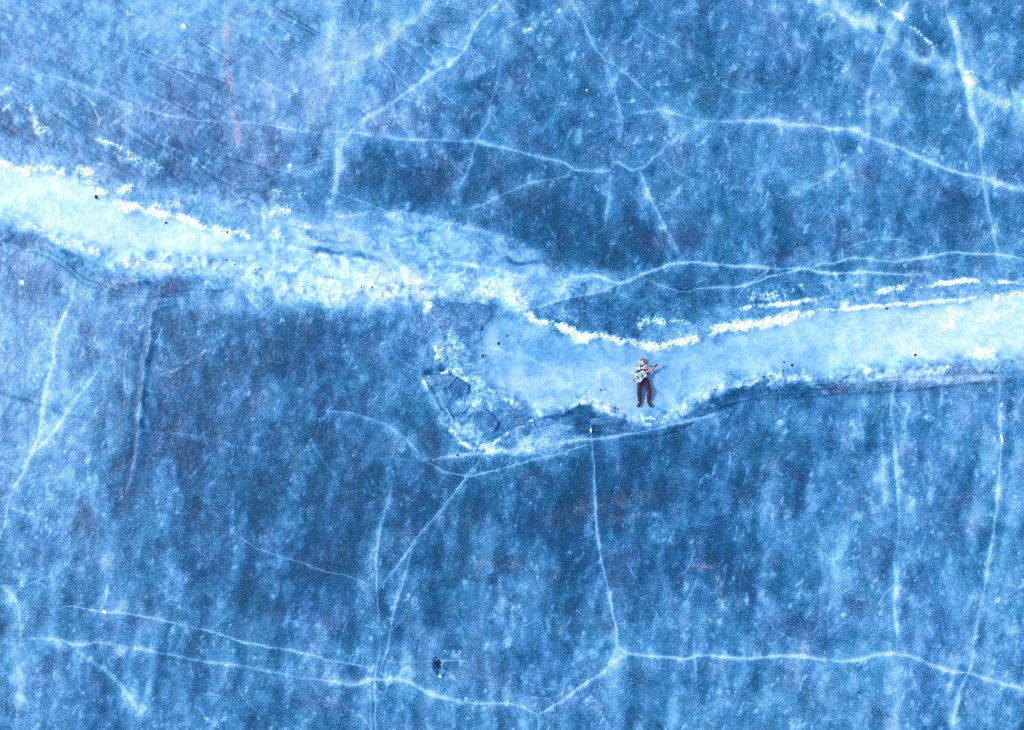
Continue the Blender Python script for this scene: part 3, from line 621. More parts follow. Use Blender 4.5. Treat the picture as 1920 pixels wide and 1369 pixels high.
me.materials.append(M_ice)
ice = link(bpy.data.objects.new('ice_sheet', me)); tag(ice, 'frozen blue lake surface with white healed cracks and a pale snowy lead', kind='structure')

def ice_z(x, y):
    i = min(max((x - gx[0]) / DX, 0), NX - 1.001); j = min(max((y - gy[0]) / DX, 0), NY - 1.001)
    i0, j0 = int(i), int(j); a, b = i - i0, j - j0
    return float((relief[j0, i0] * (1 - a) + relief[j0, i0 + 1] * a) * (1 - b) + (relief[j0 + 1, i0] * (1 - a) + relief[j0 + 1, i0 + 1] * a) * b)

# ------------------------------------------------------------------ frost materials
M_frost = fabric('packed_frost', (.60, .76, .93), (.93, .95, .98), scale=9, rough=.8, bump=.5)
M_vein = fabric('healed_crack_frost', (.16, .40, .68), (.50, .73, .88), scale=5, rough=.6, bump=.3, lo=.3, hi=.7)

# healed cracks: thin raised seams of frost, each its own piece of the ice sheet
for vi, (q, cw, cs) in enumerate(VEINS):
    V, F = [], []
    n = len(q)
    pts = np.array([W2(*p) for p in q])
    for i in range(n):
        a = pts[max(i - 1, 0)]; c = pts[min(i + 1, n - 1)]; d = c - a; L = math.hypot(*d) or 1; nx_, ny_ = -d[1] / L, d[0] / L
        x, y = pts[i]; t = i / (n - 1)
        ww = .38 * (.010 + .055 * cs * cw / 2.2) * min(1, .3 + t * 8, .3 + (1 - t) * 8) * (1 + .9 * mnoise.noise(Vector((x * 2.2, y * 2.2, vi)))) * (.65 + .7 * max(0, .5 + mnoise.noise(Vector((x * .7, y * .7, vi + 9)))))
        ww = max(ww, .003)
        z = ice_z(x, y)
        jog = .012 * mnoise.noise(Vector((x * 6, y * 6, vi + 3.3)))
        x += nx_ * jog; y += ny_ * jog
        V += [(x - nx_ * ww, y - ny_ * ww, z - .006), (x, y, z + .004 + ww * .25), (x + nx_ * ww, y + ny_ * ww, z - .006)]
        if i:
            o = 3 * i
            F += [(o - 3, o - 2, o + 1, o), (o - 2, o - 1, o + 2, o + 1)]
    mesh_obj('crack_seam', V, F, M_vein, ice)

# broken plates of ice pushed up in the rubble: each its own piece of the ice sheet
def slab_material(name, stops):
    m, t, b = new_mat(name)
    geo = N(t, 'ShaderNodeNewGeometry')
    def nz(sc, d, r):
        n = N(t, 'ShaderNodeTexNoise'); n.inputs['Scale'].default_value = sc; n.inputs['Detail'].default_value = d; n.inputs['Roughness'].default_value = r
        t.links.new(geo.outputs['Position'], n.inputs['Vector']); return n.outputs[0]
    a, c = nz(2.4, 5, .7), nz(20, 1.5, .8)
    v = mathn(t, 'ADD', a, mathn(t, 'MULTIPLY', mathn(t, 'SUBTRACT', c, .5), .8))
    cr = N(t, 'ShaderNodeValToRGB'); e = cr.color_ramp.elements
    e[0].position, e[0].color = .25, (*stops[0], 1); e[1].position, e[1].color = .80, (*stops[2], 1)
    k = e.new(.52); k.color = (*stops[1], 1)
    t.links.new(v, cr.inputs[0]); t.links.new(cr.outputs[0], b.inputs['Base Color'])
    b.inputs['Roughness'].default_value = .4; b.inputs['Specular IOR Level'].default_value = .3
    bp = N(t, 'ShaderNodeBump'); bp.inputs['Strength'].default_value = .4; bp.inputs['Distance'].default_value = .03
    t.links.new(v, bp.inputs['Height']); t.links.new(bp.outputs[0], b.inputs['Normal'])
    return m
M_slab = slab_material('broken_plate_ice', ((.012, .085, .20), (.050, .22, .45), (.28, .55, .78)))
M_slabw = slab_material('frosted_plate_ice', ((.035, .18, .40), (.14, .40, .69), (.50, .74, .88)))
rs = random.Random(5)
def ice_slab(pts, h, tx, ty, th, mat):
    cx_ = sum(p[0] for p in pts) / len(pts); cy_ = sum(p[1] for p in pts) / len(pts)
    X0, Y0 = W2(cx_, cy_); z0 = ice_z(X0, Y0) + h
    ring = []
    for i in range(len(pts)):
        a, b = pts[i], pts[(i + 1) % len(pts)]
        for k in range(3):
            q = k / 3; ring.append((a[0] + (b[0] - a[0]) * q + rs.uniform(-1.2, 1.2), a[1] + (b[1] - a[1]) * q + rs.uniform(-1.2, 1.2)))
    V = []; n = len(ring)
    for f, dz in ((1.02, -th), (1.03, -.018), (.96, 0.0), (.55, .003)):
        for px, py in ring:
            x, y = W2(cx_ + (px - cx_) * f, cy_ + (py - cy_) * f)
            V.append((x, y, z0 + dz + tx * (x - X0) + ty * (y - Y0) + rs.uniform(-.004, .004)))
    V.append((X0, Y0, z0 + .004))
    F = [(r * n + i, r * n + (i + 1) % n, (r + 1) * n + (i + 1) % n, (r + 1) * n + i) for r in range(3) for i in range(n)]
    F += [(3 * n + (i + 1) % n, len(V) - 1, 3 * n + i)[::-1] for i in range(n)]
    F.append(tuple(range(n))[::-1])
    mesh_obj('ice_slab', V, F, mat, ice, smooth=False)
for a in [
    ([(814,563),(850,561),(888,566),(919,575),(917,598),(898,619),(868,609),(834,598),(815,586)], .025, .02, -.05, .16, M_slab),
    ([(806,704),(838,700),(856,706),(842,726),(826,724)], .07, .10, -.12, .16, M_slab),
    ([(838,728),(858,708),(878,722),(872,756),(860,744)], .05, -.12, .10, .16, M_slab),
    ([(798,712),(812,716),(838,760),(852,792),(842,796),(818,756)], .02, .10, .04, .14, M_slabw),
    ([(884,774),(912,768),(934,790),(922,812),(896,806)], .03, .10, .10, .14, M_slab),
    ([(960,800),(996,790),(1010,806),(980,822)], .03, .06, .12, .12, M_slab),
    ([(1010,804),(1050,792),(1075,800),(1050,818),(1020,820)], .04, -.05, .14, .12, M_slabw),
    ([(1085,786),(1130,783),(1160,790),(1128,800),(1095,798)], .02, .04, .10, .10, M_slab)]:
    ice_slab(*a)

# loose frost crystals and snow crumbs lying on the crust (nobody could count them)
def ico(sub=1):
    bm = bmesh.new(); bmesh.ops.create_icosphere(bm, subdivisions=sub, radius=1)
    v = np.array([x.co[:] for x in bm.verts]); f = np.array([[q.index for q in p.verts] for p in bm.faces]); bm.free(); return v, f
iv, if_ = ico(1)
def crumbs(name, prob, count, smin, smax, seed, mat):
    rng = np.random.default_rng(seed)
    pf = np.clip(prob, 0, None).ravel().astype(np.float64); pf /= pf.sum()
    k = rng.choice(len(pf), count, p=pf)
    jj, ii = k // NX, k % NX
    x = gx[ii] + rng.uniform(-.5, .5, count) * DX; y = gy[jj] + rng.uniform(-.5, .5, count) * DX
    s = smin * (smax / smin) ** (rng.random(count) ** 2.2)
    z = relief[jj, ii] + s * .15
    ang = rng.uniform(0, 6.283, count); el = rng.uniform(.6, 1.5, count)
    jit = rng.uniform(.65, 1.25, (count, len(iv), 1))
    v = iv[None] * jit * s[:, None, None]
    v[..., 0] *= el[:, None]; v[..., 2] *= .4
    c, sn = np.cos(ang)[:, None], np.sin(ang)[:, None]
    X = v[..., 0] * c - v[..., 1] * sn + x[:, None]; Y = v[..., 0] * sn + v[..., 1] * c + y[:, None]; Z = v[..., 2] + z[:, None]
    vv = np.stack([X, Y, Z], -1).reshape(-1, 3).astype(np.float32)
    ff = (if_[None] + (np.arange(count) * len(iv))[:, None, None]).reshape(-1, 3).astype(np.int32)
    m = bpy.data.meshes.new(name); m.vertices.add(len(vv)); m.vertices.foreach_set('co', vv.ravel())
    m.loops.add(ff.size); m.loops.foreach_set('vertex_index', ff.ravel()); m.polygons.add(len(ff)); m.polygons.foreach_set('loop_start', np.arange(0, ff.size, 3, dtype=np.int32))
    m.update(); m.validate(); m.materials.append(mat)
    return tag(link(bpy.data.objects.new(name, m), ice), kind='stuff')
crumbs('snow_crust', crust_n ** 2 + .05 * np.clip(snowline, 0, 1) + .03 * S1 + .03 * RB, 4500, .003, .012, 11, M_frost)
crumbs('frost_crystals', np.clip(.06 + wisp * 1.0 + wisp2 * .8 + halo * 1.5, 0, 3) * (1 - np.clip(L1 + L2, 0, 1) * .9) + .5 * pink, 16000, .004, .013, 12, M_frost)

# ------------------------------------------------------------------ the musician
CROP = 140 / 1369.0 * MPP          # metres per enlarged-crop pixel
GZ = ice_z(*W2(1205, 720))
def C(u, v, z):
    """a point of the figure: plan position read in the enlarged crop, height above the ice in metres"""
    x, y = W2(1150 + u * 140 / 1369.0, 645 + v * 140 / 1369.0)
    k = (CAM_H - GZ - z) / CAM_H
    return Vector((x * k, y * k, GZ + z))

def capsule(bm, p0, r0, p1, r1, flat=1.0, seg=14, rings=5):
    p0, p1 = Vector(p0), Vector(p1); d = p1 - p0; L = d.length
    q = (d.normalized() if L > 1e-6 else Vector((0, 0, 1))).to_track_quat('Z', 'Y').to_matrix()
    prof = []
    for i in range(rings + 1):
        a = -math.pi / 2 + math.pi / 2 * i / rings; prof.append((math.cos(a) * r0, math.sin(a) * r0))
    for i in range(rings + 1):
        a = math.pi / 2 * i / rings; prof.append((math.cos(a) * r1, L + math.sin(a) * r1))
    loops = []
    for r, z in prof[1:-1]:
        lp = []
        for k in range(seg):
            a = 2 * math.pi * k / seg
            v = q @ Vector((math.cos(a) * r, math.sin(a) * r, z)); lp.append(bm.verts.new(p0 + Vector((v.x, v.y, v.z * flat))))
        loops.append(lp)
    def ap(v): 
        v = q @ v; return p0 + Vector((v.x, v.y, v.z * flat))
    b = bm.verts.new(ap(Vector((0, 0, prof[0][1])))); t = bm.verts.new(ap(Vector((0, 0, prof[-1][1]))))
    for i in range(len(loops) - 1):
        for k in range(seg):
            bm.faces.new((loops[i][k], loops[i][(k + 1) % seg], loops[i + 1][(k + 1) % seg], loops[i + 1][k]))
    for k in range(seg):
        bm.faces.new((b, loops[0][(k + 1) % seg], loops[0][k])); bm.faces.new((t, loops[-1][k], loops[-1][(k + 1) % seg]))

def ellipsoid(bm, c, r, rot=None):
    M = Matrix.Translation(c) @ (rot.to_4x4() if rot else Matrix.Identity(4)) @ Matrix.Diagonal((*r, 1))
    bmesh.ops.create_uvsphere(bm, u_segments=18, v_segments=12, radius=1, matrix=M)

def organic(name, build, voxel, smooth_it, mat, parent=None, rough=0.0, freq=20, cut=None):
    """closed shapes fused into one continuous skin"""
    bm = bmesh.new(); build(bm); m0 = bpy.data.meshes.new('tmp'); bm.to_mesh(m0); bm.free()
    o = bpy.data.objects.new('tmp', m0); COL.objects.link(o)
    md = o.modifiers.new('r', 'REMESH'); md.mode = 'VOXEL'; md.voxel_size = voxel
    if smooth_it:
        sm = o.modifiers.new('s', 'SMOOTH'); sm.iterations = smooth_it; sm.factor = .5
    dg = bpy.context.evaluated_depsgraph_get()
    me2 = bpy.data.meshes.new_from_object(o.evaluated_get(dg)); bpy.data.objects.remove(o); bpy.data.meshes.remove(m0)
    if rough:
        for v in me2.vertices:
            n = mnoise.noise(v.co * freq) + .5 * mnoise.noise(v.co * freq * 2.1 + Vector((3, 1, 7)))
            v.co += v.normal * n * rough
    me2.name = name; me2.materials.clear(); me2.materials.append(mat)
    me2.polygons.foreach_set('use_smooth', [True] * len(me2.polygons)); me2.update()
    return link(bpy.data.objects.new(name, me2), parent)

M_skin = fabric('weathered_skin', (.66, .40, .24), (.78, .50, .31), scale=40, rough=.55, bump=.05)
def shirt_material():
    m, t, b = new_mat('pale_blue_patched_shirt')
    tc = N(t, 'ShaderNodeTexCoord')
    def wave(rot, sc):
        mp = N(t, 'ShaderNodeMapping'); mp.inputs['Rotation'].default_value = (0, 0, rot); t.links.new(tc.outputs['Object'], mp.inputs[0])
        wv = N(t, 'ShaderNodeTexWave'); wv.inputs['Scale'].default_value = sc; wv.inputs['Distortion'].default_value = 1.2; t.links.new(mp.outputs[0], wv.inputs[0]); return wv.outputs['Fac']
    a = wave(R(20), 5.5); c = wave(R(110), 5.5)
    s = mathn(t, 'ADD', mathn(t, 'MULTIPLY', mathn(t, 'ADD', a, c), .14), .27)
    nz = N(t, 'ShaderNodeTexNoise'); nz.inputs['Scale'].default_value = 10; nz.inputs['Detail'].default_value = 3; t.links.new(tc.outputs['Object'], nz.inputs['Vector'])
    s = mathn(t, 'ADD', s, mathn(t, 'MULTIPLY', mathn(t, 'SUBTRACT', nz.outputs[0], .5), 1.5))
    cr = N(t, 'ShaderNodeValToRGB'); e = cr.color_ramp.elements
    e[0].position, e[0].color = .22, (.04, .12, .36, 1); e[1].position, e[1].color = .52, (.74, .82, .88, 1)
    k = e.new(.36); k.color = (.30, .52, .74, 1)
    t.links.new(s, cr.inputs[0]); t.links.new(cr.outputs[0], b.inputs['Base Color']); b.inputs['Roughness'].default_value = .85
    return m
M_shirt = shirt_material()
M_vest = fabric('dark_maroon_wool', (.035, .012, .018), (.085, .03, .035), scale=25)
M_trous = fabric('wine_brown_trousers', (.007, .009, .040), (.075, .012, .032), scale=6, bump=.4)  # navy of shaded cloth and red of lit cloth mixed into the colour
M_boot = fabric('worn_tan_leather', (.010, .008, .009), (.075, .030, .018), scale=9, rough=.6)
M_sole = fabric('dark_rubber', (.02, .015, .015), (.05, .035, .03), scale=30)
M_beanie = fabric('rust_knit', (.30, .07, .05), (.48, .14, .09), scale=60, bump=.6)
M_white = fabric('pale_linen', (.66, .72, .78), (.84, .86, .86), scale=30)
M_navy = fabric('navy_cloth', (.02, .04, .11), (.05, .09, .22), scale=30)
M_strap = fabric('orange_leather', (.42, .12, .05), (.66, .24, .10), scale=25, rough=.6)
M_dark = fabric('near_black', (.012, .010, .012), (.03, .022, .022), scale=30, rough=.6)
M_brass = fabric('brass', (.7, .55, .3), (.85, .75, .5), scale=30, rough=.35)

# joints
HEAD = C(534, 316, .125); NECK = C(538, 392, .105)
SHR, SHL = C(462, 420, .125), C(622, 418, .125)
ELR, WRR = C(362, 528, .13), C(452, 576, .405)
ELL, WRL = C(694, 528, .10), C(716, 470, .265)
CHEST, WAIST, PELV = C(541, 470, .125), C(545, 575, .12), C(548, 655, .12)
HPR, HPL = C(500, 690, .115), C(598, 690, .115)
KNR, KNL = C(474, 850, .19), C(660, 862, .20)
ANR, ANL = C(482, 1025, .085), C(650, 1030, .085)
HANDR = C(488, 577, .408); HANDL = C(703, 442, .300)

def finger(bm, pts, r):
    for i in range(len(pts) - 1): capsule(bm, pts[i], r * (1 - .10 * i), pts[i + 1], r * (1 - .10 * (i + 1)), seg=8, rings=3)

def body(bm):
    # head: cranium, jaw, brow, nose, cheeks, lips, ears (the face looks straight up)
    ellipsoid(bm, HEAD, (.074, .088, .090)); ellipsoid(bm, HEAD + Vector((0, -.052, .018)), (.052, .052, .060))
    capsule(bm, HEAD + Vector((-.028, .018, .078)), .014, HEAD + Vector((.028, .018, .078)), .014)
    capsule(bm, HEAD + Vector((0, .008, .086)), .009, HEAD + Vector((0, -.030, .103)), .014)
    for sx in (-1, 1):
        ellipsoid(bm, HEAD + Vector((sx * .034, -.025, .066)), (.022, .024, .020)); ellipsoid(bm, HEAD + Vector((sx * .076, -.008, .0)), (.010, .030, .018))
    capsule(bm, HEAD + Vector((-.018, -.056, .074)), .009, HEAD + Vector((.018, -.056, .074)), .009)
    ellipsoid(bm, HEAD + Vector((0, -.086, .056)), (.022, .016, .018))
    capsule(bm, HEAD + Vector((0, -.05, -.02)), .052, NECK, .056); capsule(bm, NECK, .058, CHEST + Vector((0, .10, 0)), .075)
    # trunk
    capsule(bm, SHR, .066, SHL, .066); capsule(bm, CHEST + Vector((-.06, .03, 0)), .10, CHEST + Vector((.06, .03, 0)), .10)
    capsule(bm, CHEST, .110, WAIST, .098); capsule(bm, WAIST, .098, PELV, .098); capsule(bm, HPR, .09, HPL, .09)
    # arms
    for sh, el, wr in ((SHR, ELR, WRR), (SHL, ELL, WRL)):
        capsule(bm, sh, .056, el, .042); capsule(bm, el, .043, wr, .028)
    # legs and feet
    for hp, kn, an, toe in ((HPR, KNR, ANR, C(456, 1140, .13)), (HPL, KNL, ANL, C(684, 1142, .13))):
        capsule(bm, hp, .082, kn, .055); capsule(bm, kn, .055, an, .030); capsule(bm, an + Vector((0, 0, -.015)), .030, an.lerp(toe, .62) + Vector((0, 0, -.025)), .018)
    # right hand: flat over the strings, fingers towards the sound hole
    d = (HANDR - WRR).normalized(); side = Vector((-d.y, d.x, 0)).normalized()
    pc = WRR + d * .055
    for k in (-1.5, -.5, .5, 1.5): capsule(bm, WRR + side * .010 * k, .016, WRR + d * .085 + side * .019 * k, .013, seg=8, rings=3)
    for k, L in ((-1.5, .058), (-.5, .070), (.5, .075), (1.5, .066)):
        a = WRR + d * .088 + side * .019 * k; finger(bm, [a, a + d * L * .5 + Vector((0, 0, .004)), a + d * L * .78 + Vector((0, 0, -.016)), a + d * L * .92 + Vector((0, 0, -.036))], .0095)
    a = WRR + d * .03 + side * .026; finger(bm, [a, a + d * .035 + side * .030 + Vector((0, 0, -.004)), a + d * .068 + side * .036 + Vector((0, 0, -.012))], .0115)
    # left hand: closed round the neck of the guitar
    ga = Vector((math.cos(GANG), math.sin(GANG), 0)); gn = Vector((-math.sin(GANG), math.cos(GANG), 0))
    pc = HANDL + Vector((0, 0, -.012))
    for k in (-1.5, -.5, .5, 1.5): capsule(bm, WRL + ga * .009 * k, .018, pc - gn * .030 + ga * .020 * k, .015, seg=8, rings=3)
    for k, L in ((-1.5, .95), (-.5, 1.05), (.5, 1.05), (1.5, .9)):
        a = pc - gn * .034 + ga * .021 * k + Vector((0, 0, .004))
        finger(bm, [a, a - gn * .012 * L + Vector((0, 0, .046 * L)), a + gn * .016 * L + Vector((0, 0, .070 * L)), a + gn * .038 * L + Vector((0, 0, .060 * L))], .0098)
    a = pc - gn * .012 + ga * -.030; finger(bm, [a, a + gn * .032 + Vector((0, 0, .006)), a + gn * .054 + ga * .008 + Vector((0, 0, .030))], .0118)

GANG = math.atan2(.548, .836)
person = organic('person', body, .0065, 3, M_skin)
tag(person, 'person in rust beanie and dark trousers lying on the pale ice playing a guitar', 'person')

def shirt(bm):
    for sh, el, wr in ((SHR, ELR, WRR), (SHL, ELL, WRL)):
        capsule(bm, sh, .074, el, .060); capsule(bm, el, .061, el.lerp(wr, .80), .050)
        capsule(bm, el.lerp(wr, .76), .050, el.lerp(wr, .84), .047)
        capsule(bm, sh.lerp(el, .55), .069, sh.lerp(el, .70), .070)
    capsule(bm, SHR, .080, SHL, .080); capsule(bm, CHEST + Vector((-.055, .02, 0)), .122, CHEST + Vector((.055, .02, 0)), .122)
    capsule(bm, CHEST, .128, WAIST, .106); capsule(bm, WAIST, .106, PELV + Vector((0, .03, 0)), .095)
shirt_o = organic('shirt', shirt, .009, 3, M_shirt, person, rough=.010, freq=17)

def vest(bm):
    capsule(bm, CHEST + Vector((-.042, -.035, .010)), .128, CHEST + Vector((.062, -.035, .010)), .128)
    capsule(bm, CHEST + Vector((.02, -.04, .006)), .135, WAIST + Vector((.01, 0, .006)), .125); capsule(bm, WAIST, .125, PELV + Vector((0, .05, 0)), .119)
organic('vest', vest, .010, 3, M_vest, person, rough=.005, freq=14)

def trousers(bm):
    capsule(bm, PELV + Vector((-.02, -.055, .01)), .100, PELV + Vector((.02, -.055, .01)), .100); capsule(bm, HPR.lerp(KNR, .12), .100, HPL.lerp(KNL, .12), .100)
    capsule(bm, HPR + Vector((0, .03, 0)), .112, HPL + Vector((0, .03, 0)), .112); capsule(bm, PELV + Vector((-.03, .03, 0)), .120, PELV + Vector((.03, .03, 0)), .120)
    for hp, kn, an in ((HPR, KNR, ANR), (HPL, KNL, ANL)):
        capsule(bm, hp, .105, kn, .080); capsule(bm, kn, .084, an, .066); capsule(bm, kn.lerp(an, .65), .074, kn.lerp(an, .82), .078); capsule(bm, kn.lerp(an, .9), .066, an, .062)
        capsule(bm, kn.lerp(an, .20), .082, kn.lerp(an, .3), .076)
trous = organic('trousers', trousers, .010, 3, M_trous, person, rough=.016, freq=13)
# hip pocket flap and belt buckle
def buckle(bm): ellipsoid(bm, C(622, 612, .225), (.014, .011, .008))
organic('belt_buckle', buckle, .004, 1, M_brass, person)

for an, toe, heel, lit in ((ANR, C(455, 1140, .105), C(496, 1062, .05), 1), (ANL, C(686, 1142, .105), C(640, 1062, .05), 0)):
    def boot(bm, an=an, toe=toe, heel=heel):
        capsule(bm, an.lerp(heel, -.35), .056, heel + Vector((0, 0, .025)), .056); capsule(bm, heel + Vector((0, 0, .02)), .055, toe, .048); capsule(bm, toe.lerp(heel, .40) + Vector((0, 0, .008)), .056, toe, .050)
    bo = organic('boot', boot, .008, 3, M_boot, person, rough=.004, freq=22)
    d = (toe - heel).normalized(); dn = (Vector((0, 0, -1)) + d * d.z); dn = (dn - dn.dot(d) * d).normalized()
    # sole on the far side of the foot (towards the boot's underside)
    und = d.cross(Vector((0, 0, 1))).normalized(); dnv = -und.cross(d).normalized() if und.cross(d).z > 0 else und.cross(d).normalized()
    def sole(bm, toe=toe, heel=heel, dnv=dnv): 
        capsule(bm, heel + dnv * .036, .042, toe + dnv * .026, .046, flat=1.0)
    organic('sole', sole, .009, 2, M_sole, bo)

def beanie(bm):
    ellipsoid(bm, HEAD + Vector((0, .034, -.006)), (.090, .088, .098)); 
    capsule(bm, HEAD + Vector((-.058, .034, .052)), .020, HEAD + Vector((.058, .034, .052)), .020)
organic('beanie', beanie, .007, 2, M_beanie, person, rough=.003, freq=60)
def beard(bm):
    ellipsoid(bm, HEAD + Vector((0, -.092, .040)), (.056, .034, .046)); ellipsoid(bm, HEAD + Vector((-.03, -.075, .04)), (.03, .03, .035)); ellipsoid(bm, HEAD + Vector((.03, -.075, .04)), (.03, .03, .035))
organic('beard', beard, .007, 1, M_white, person, rough=.006, freq=60)
for sx in (-1, 1):
    def eye(bm, sx=sx): ellipsoid(bm, HEAD + Vector((sx * .030, .004, .080)), (.012, .007, .006))
    organic('eye', eye, .003, 1, M_dark, person)
def mouth(bm): capsule(bm, HEAD + Vector((-.017, -.058, .082)), .004, HEAD + Vector((.017, -.058, .082)), .004)
organic('mouth', mouth, .003, 0, fabric('lips', (.38, .13, .11), (.45, .17, .14)), person)
def scarf(bm):
    capsule(bm, C(500, 398, .17), .022, C(572, 400, .17), .022); capsule(bm, C(515, 392, .185), .020, C(532, 418, .215), .018); capsule(bm, C(532, 412, .215), .020, C(548, 395, .19), .018)
organic('neckerchief', scarf, .007, 2, M_navy, person, rough=.004, freq=40)
def susp(bm):
    pts = [C(488, 372, .15), C(494, 400, .215), C(500, 430, .255), C(505, 458, .268)]
    for i in range(3): capsule(bm, pts[i], .017, pts[i + 1], .017, flat=.5)
organic('suspender', susp, .006, 2, M_beanie, person)

# ------------------------------------------------------------------ the guitar
gbase = C(384, 655, .262)
guitar = empty('guitar', gbase, GANG)
tag(guitar, 'pale turquoise acoustic guitar with pinkish wooden neck held across the chest', 'guitar')
M_gtop = fabric('pale_turquoise_lacquer', (.30, .58, .66), (.46, .74, .80), scale=6, rough=.25, bump=0)
M_gside = fabric('steel_blue_lacquer', (.05, .16, .34), (.09, .24, .44), scale=6, rough=.25, bump=0)
M_neck = fabric('pinkish_maple', (.62, .30, .22), (.74, .40, .30), scale=12, rough=.4, bump=0)
M_head = fabric('dark_red_mahogany', (.13, .025, .025), (.22, .05, .045), scale=14, rough=.35, bump=0)
M_metal = fabric('nickel', (.55, .55, .55), (.7, .7, .7), scale=20, rough=.3, bump=0)
M_gdisc = fabric('blue_grey_plate', (.20, .33, .48), (.34, .50, .64), scale=14, rough=.3, bump=0)
GL, GT = .49, .088
def outline(inset=0.0, n=64):
    # half width along the body: lower bout, waist, upper bout
    st = [(0, .0), (.012, .085), (.04, .140), (.09, .182), (.15, .196), (.21, .180), (.26, .148), (.30, .134), (.34, .138), (.385, .148), (.43, .142), (.465, .115), (.483, .075), (.49, .0)]
    c = catmull([(a, b) for a, b in st], .004)
    up = [(x, max(y, 0)) for x, y in c]
    pts = up + [(x, -y) for x, y in up[-2:0:-1]]
    m = np.array(pts); ctr = np.array([.24, 0])
    if inset: m = ctr + (m - ctr) * np.array([1 - inset / .245, 1 - inset / .19])
    return [tuple(p) for p in m]
def slab(name, pts, z0, z1, mat, parent, bev=.004):
    bm = bmesh.new()
    lo = [bm.verts.new((x, y, z0)) for x, y in pts]; hi = [bm.verts.new((x, y, z1)) for x, y in pts]
    n = len(pts); bm.faces.new(lo[::-1]); bm.faces.new(hi)
    for i in range(n): bm.faces.new((lo[i], lo[(i + 1) % n], hi[(i + 1) % n], hi[i]))
    bmesh.ops.recalc_face_normals(bm, faces=bm.faces)
    if bev: bmesh.ops.bevel(bm, geom=[e for e in bm.edges if len(e.link_faces) == 2 and e.calc_face_angle(0) > 1.0], offset=bev, segments=2, affect='EDGES')
    m_ = bpy.data.meshes.new(name); bm.to_mesh(m_); bm.free(); m_.materials.append(mat)
    return link(bpy.data.objects.new(name, m_), parent)
def disc(r, cx, cy, n=28): return [(cx + r * math.cos(2 * math.pi * i / n), cy + r * math.sin(2 * math.pi * i / n)) for i in range(n)]
slab('body', outline(), 0, GT, M_gside, guitar)
gtop = slab('soundboard', outline(.007), GT, GT + .004, M_gtop, guitar, .001)
slab('rosette', disc(.060, .325, 0), GT + .004, GT + .006, M_gdisc, gtop, 0)
slab('sound_hole', disc(.046, .325, 0), GT + .006, GT + .0075, M_dark, gtop, 0)
slab('bridge', [(.125, -.075), (.150, -.085), (.165, -.075), (.165, .075), (.150, .085), (.125, .075)], GT + .004, GT + .013, M_head, gtop, .002)
slab('pickguard', [(.25, -.05), (.30, -.058), (.36, -.052), (.37, -.085), (.33, -.11), (.27, -.105)], GT + .004, GT + .006, M_gside, gtop, 0)
neck = slab('neck', [(.45, -.028), (.84, -.022), (.84, .022), (.45, .028)], GT - .022, GT + .004, M_neck, guitar, .006)
slab('fingerboard', [(.335, -.028), (.84, -.022), (.84, .022), (.335, .028)], GT + .008, GT + .0125, M_neck, neck, .001)
for i in range(12):
    x = .84 - .62 * (1 - 2 ** (-(i + 1) / 12)); slab('fret', [(x - .0015, -.024), (x + .0015, -.024), (x + .0015, .024), (x - .0015, .024)], GT + .0125, GT + .014, M_metal, neck, 0)
hd = slab('headstock', [(.84, -.022), (.865, -.036), (1.0, -.042), (1.012, -.02), (1.012, .02), (1.0, .042), (.865, .036), (.84, .022)], GT - .012, GT + .006, M_head, guitar, .002)
for sx in (-1, 1):
    for k in range(3):
        x = .885 + .043 * k; slab('tuning_peg', [(x - .010, sx * .040), (x + .010, sx * .040), (x + .013, sx * .068), (x - .013, sx * .068)][::sx], GT - .010, GT - .001, M_metal, hd, .002)
for k in range(6):
    y = -.021 + .0084 * k; y1 = -.017 + .0068 * k
    slab('string', [(.145, y - .0008), (.86, y1 - .0008), (.86, y1 + .0008), (.145, y + .0008)], GT + .0165, GT + .018, M_metal, guitar, 0)
# leather strap: tail at the end pin, and the run from the neck heel over the shoulder
gi = (Matrix.Translation(gbase) @ Matrix.Rotation(GANG, 4, 'Z')).inverted()
def band(name, pts, wd, mat, parent, th=.004):
    V, F = [], []
    P_ = [gi @ Vector(p) for p in pts]
    for i, p in enumerate(P_):
        d = (P_[min(i + 1, len(P_) - 1)] - P_[max(i - 1, 0)]).normalized(); sd_ = d.cross(Vector((0, 0, 1)))
        sd_ = sd_.normalized() if sd_.length > 1e-3 else Vector((1, 0, 0)); up = sd_.cross(d).normalized()
        for a, b in ((-1, -1), (1, -1), (1, 1), (-1, 1)): V.append(p + sd_ * wd / 2 * a + up * th / 2 * b)
        if i:
            o = 4 * i
            for k in range(4): F.append((o - 4 + k, o - 4 + (k + 1) % 4, o + (k + 1) % 4, o + k))
    F += [(3, 2, 1, 0), tuple(len(V) - 4 + k for k in range(4))]
    return mesh_obj(name, V, F, mat, parent, smooth=False)
strap = band('strap', [C(425, 628, .37), C(405, 640, .365), C(386, 655, .345), C(376, 664, .30), C(378, 662, .22), C(400, 640, .12)], .046, M_strap, guitar)
band('strap_end', [C(384, 657, .335), C(372, 670, .315), C(358, 686, .27)], .030, M_head, strap)
band('shoulder_strap', [C(612, 500, .30), C(606, 480, .325), C(600, 462, .315), C(606, 435, .27), C(622, 405, .225), C(632, 380, .17), C(632, 366, .08)], .046, M_strap, strap)

# ------------------------------------------------------------------ small things frozen in the ice
def on_ice(px, py, dz=0.0):
    x, y = W2(px, py); return (x, y, ice_z(x, y) + dz)

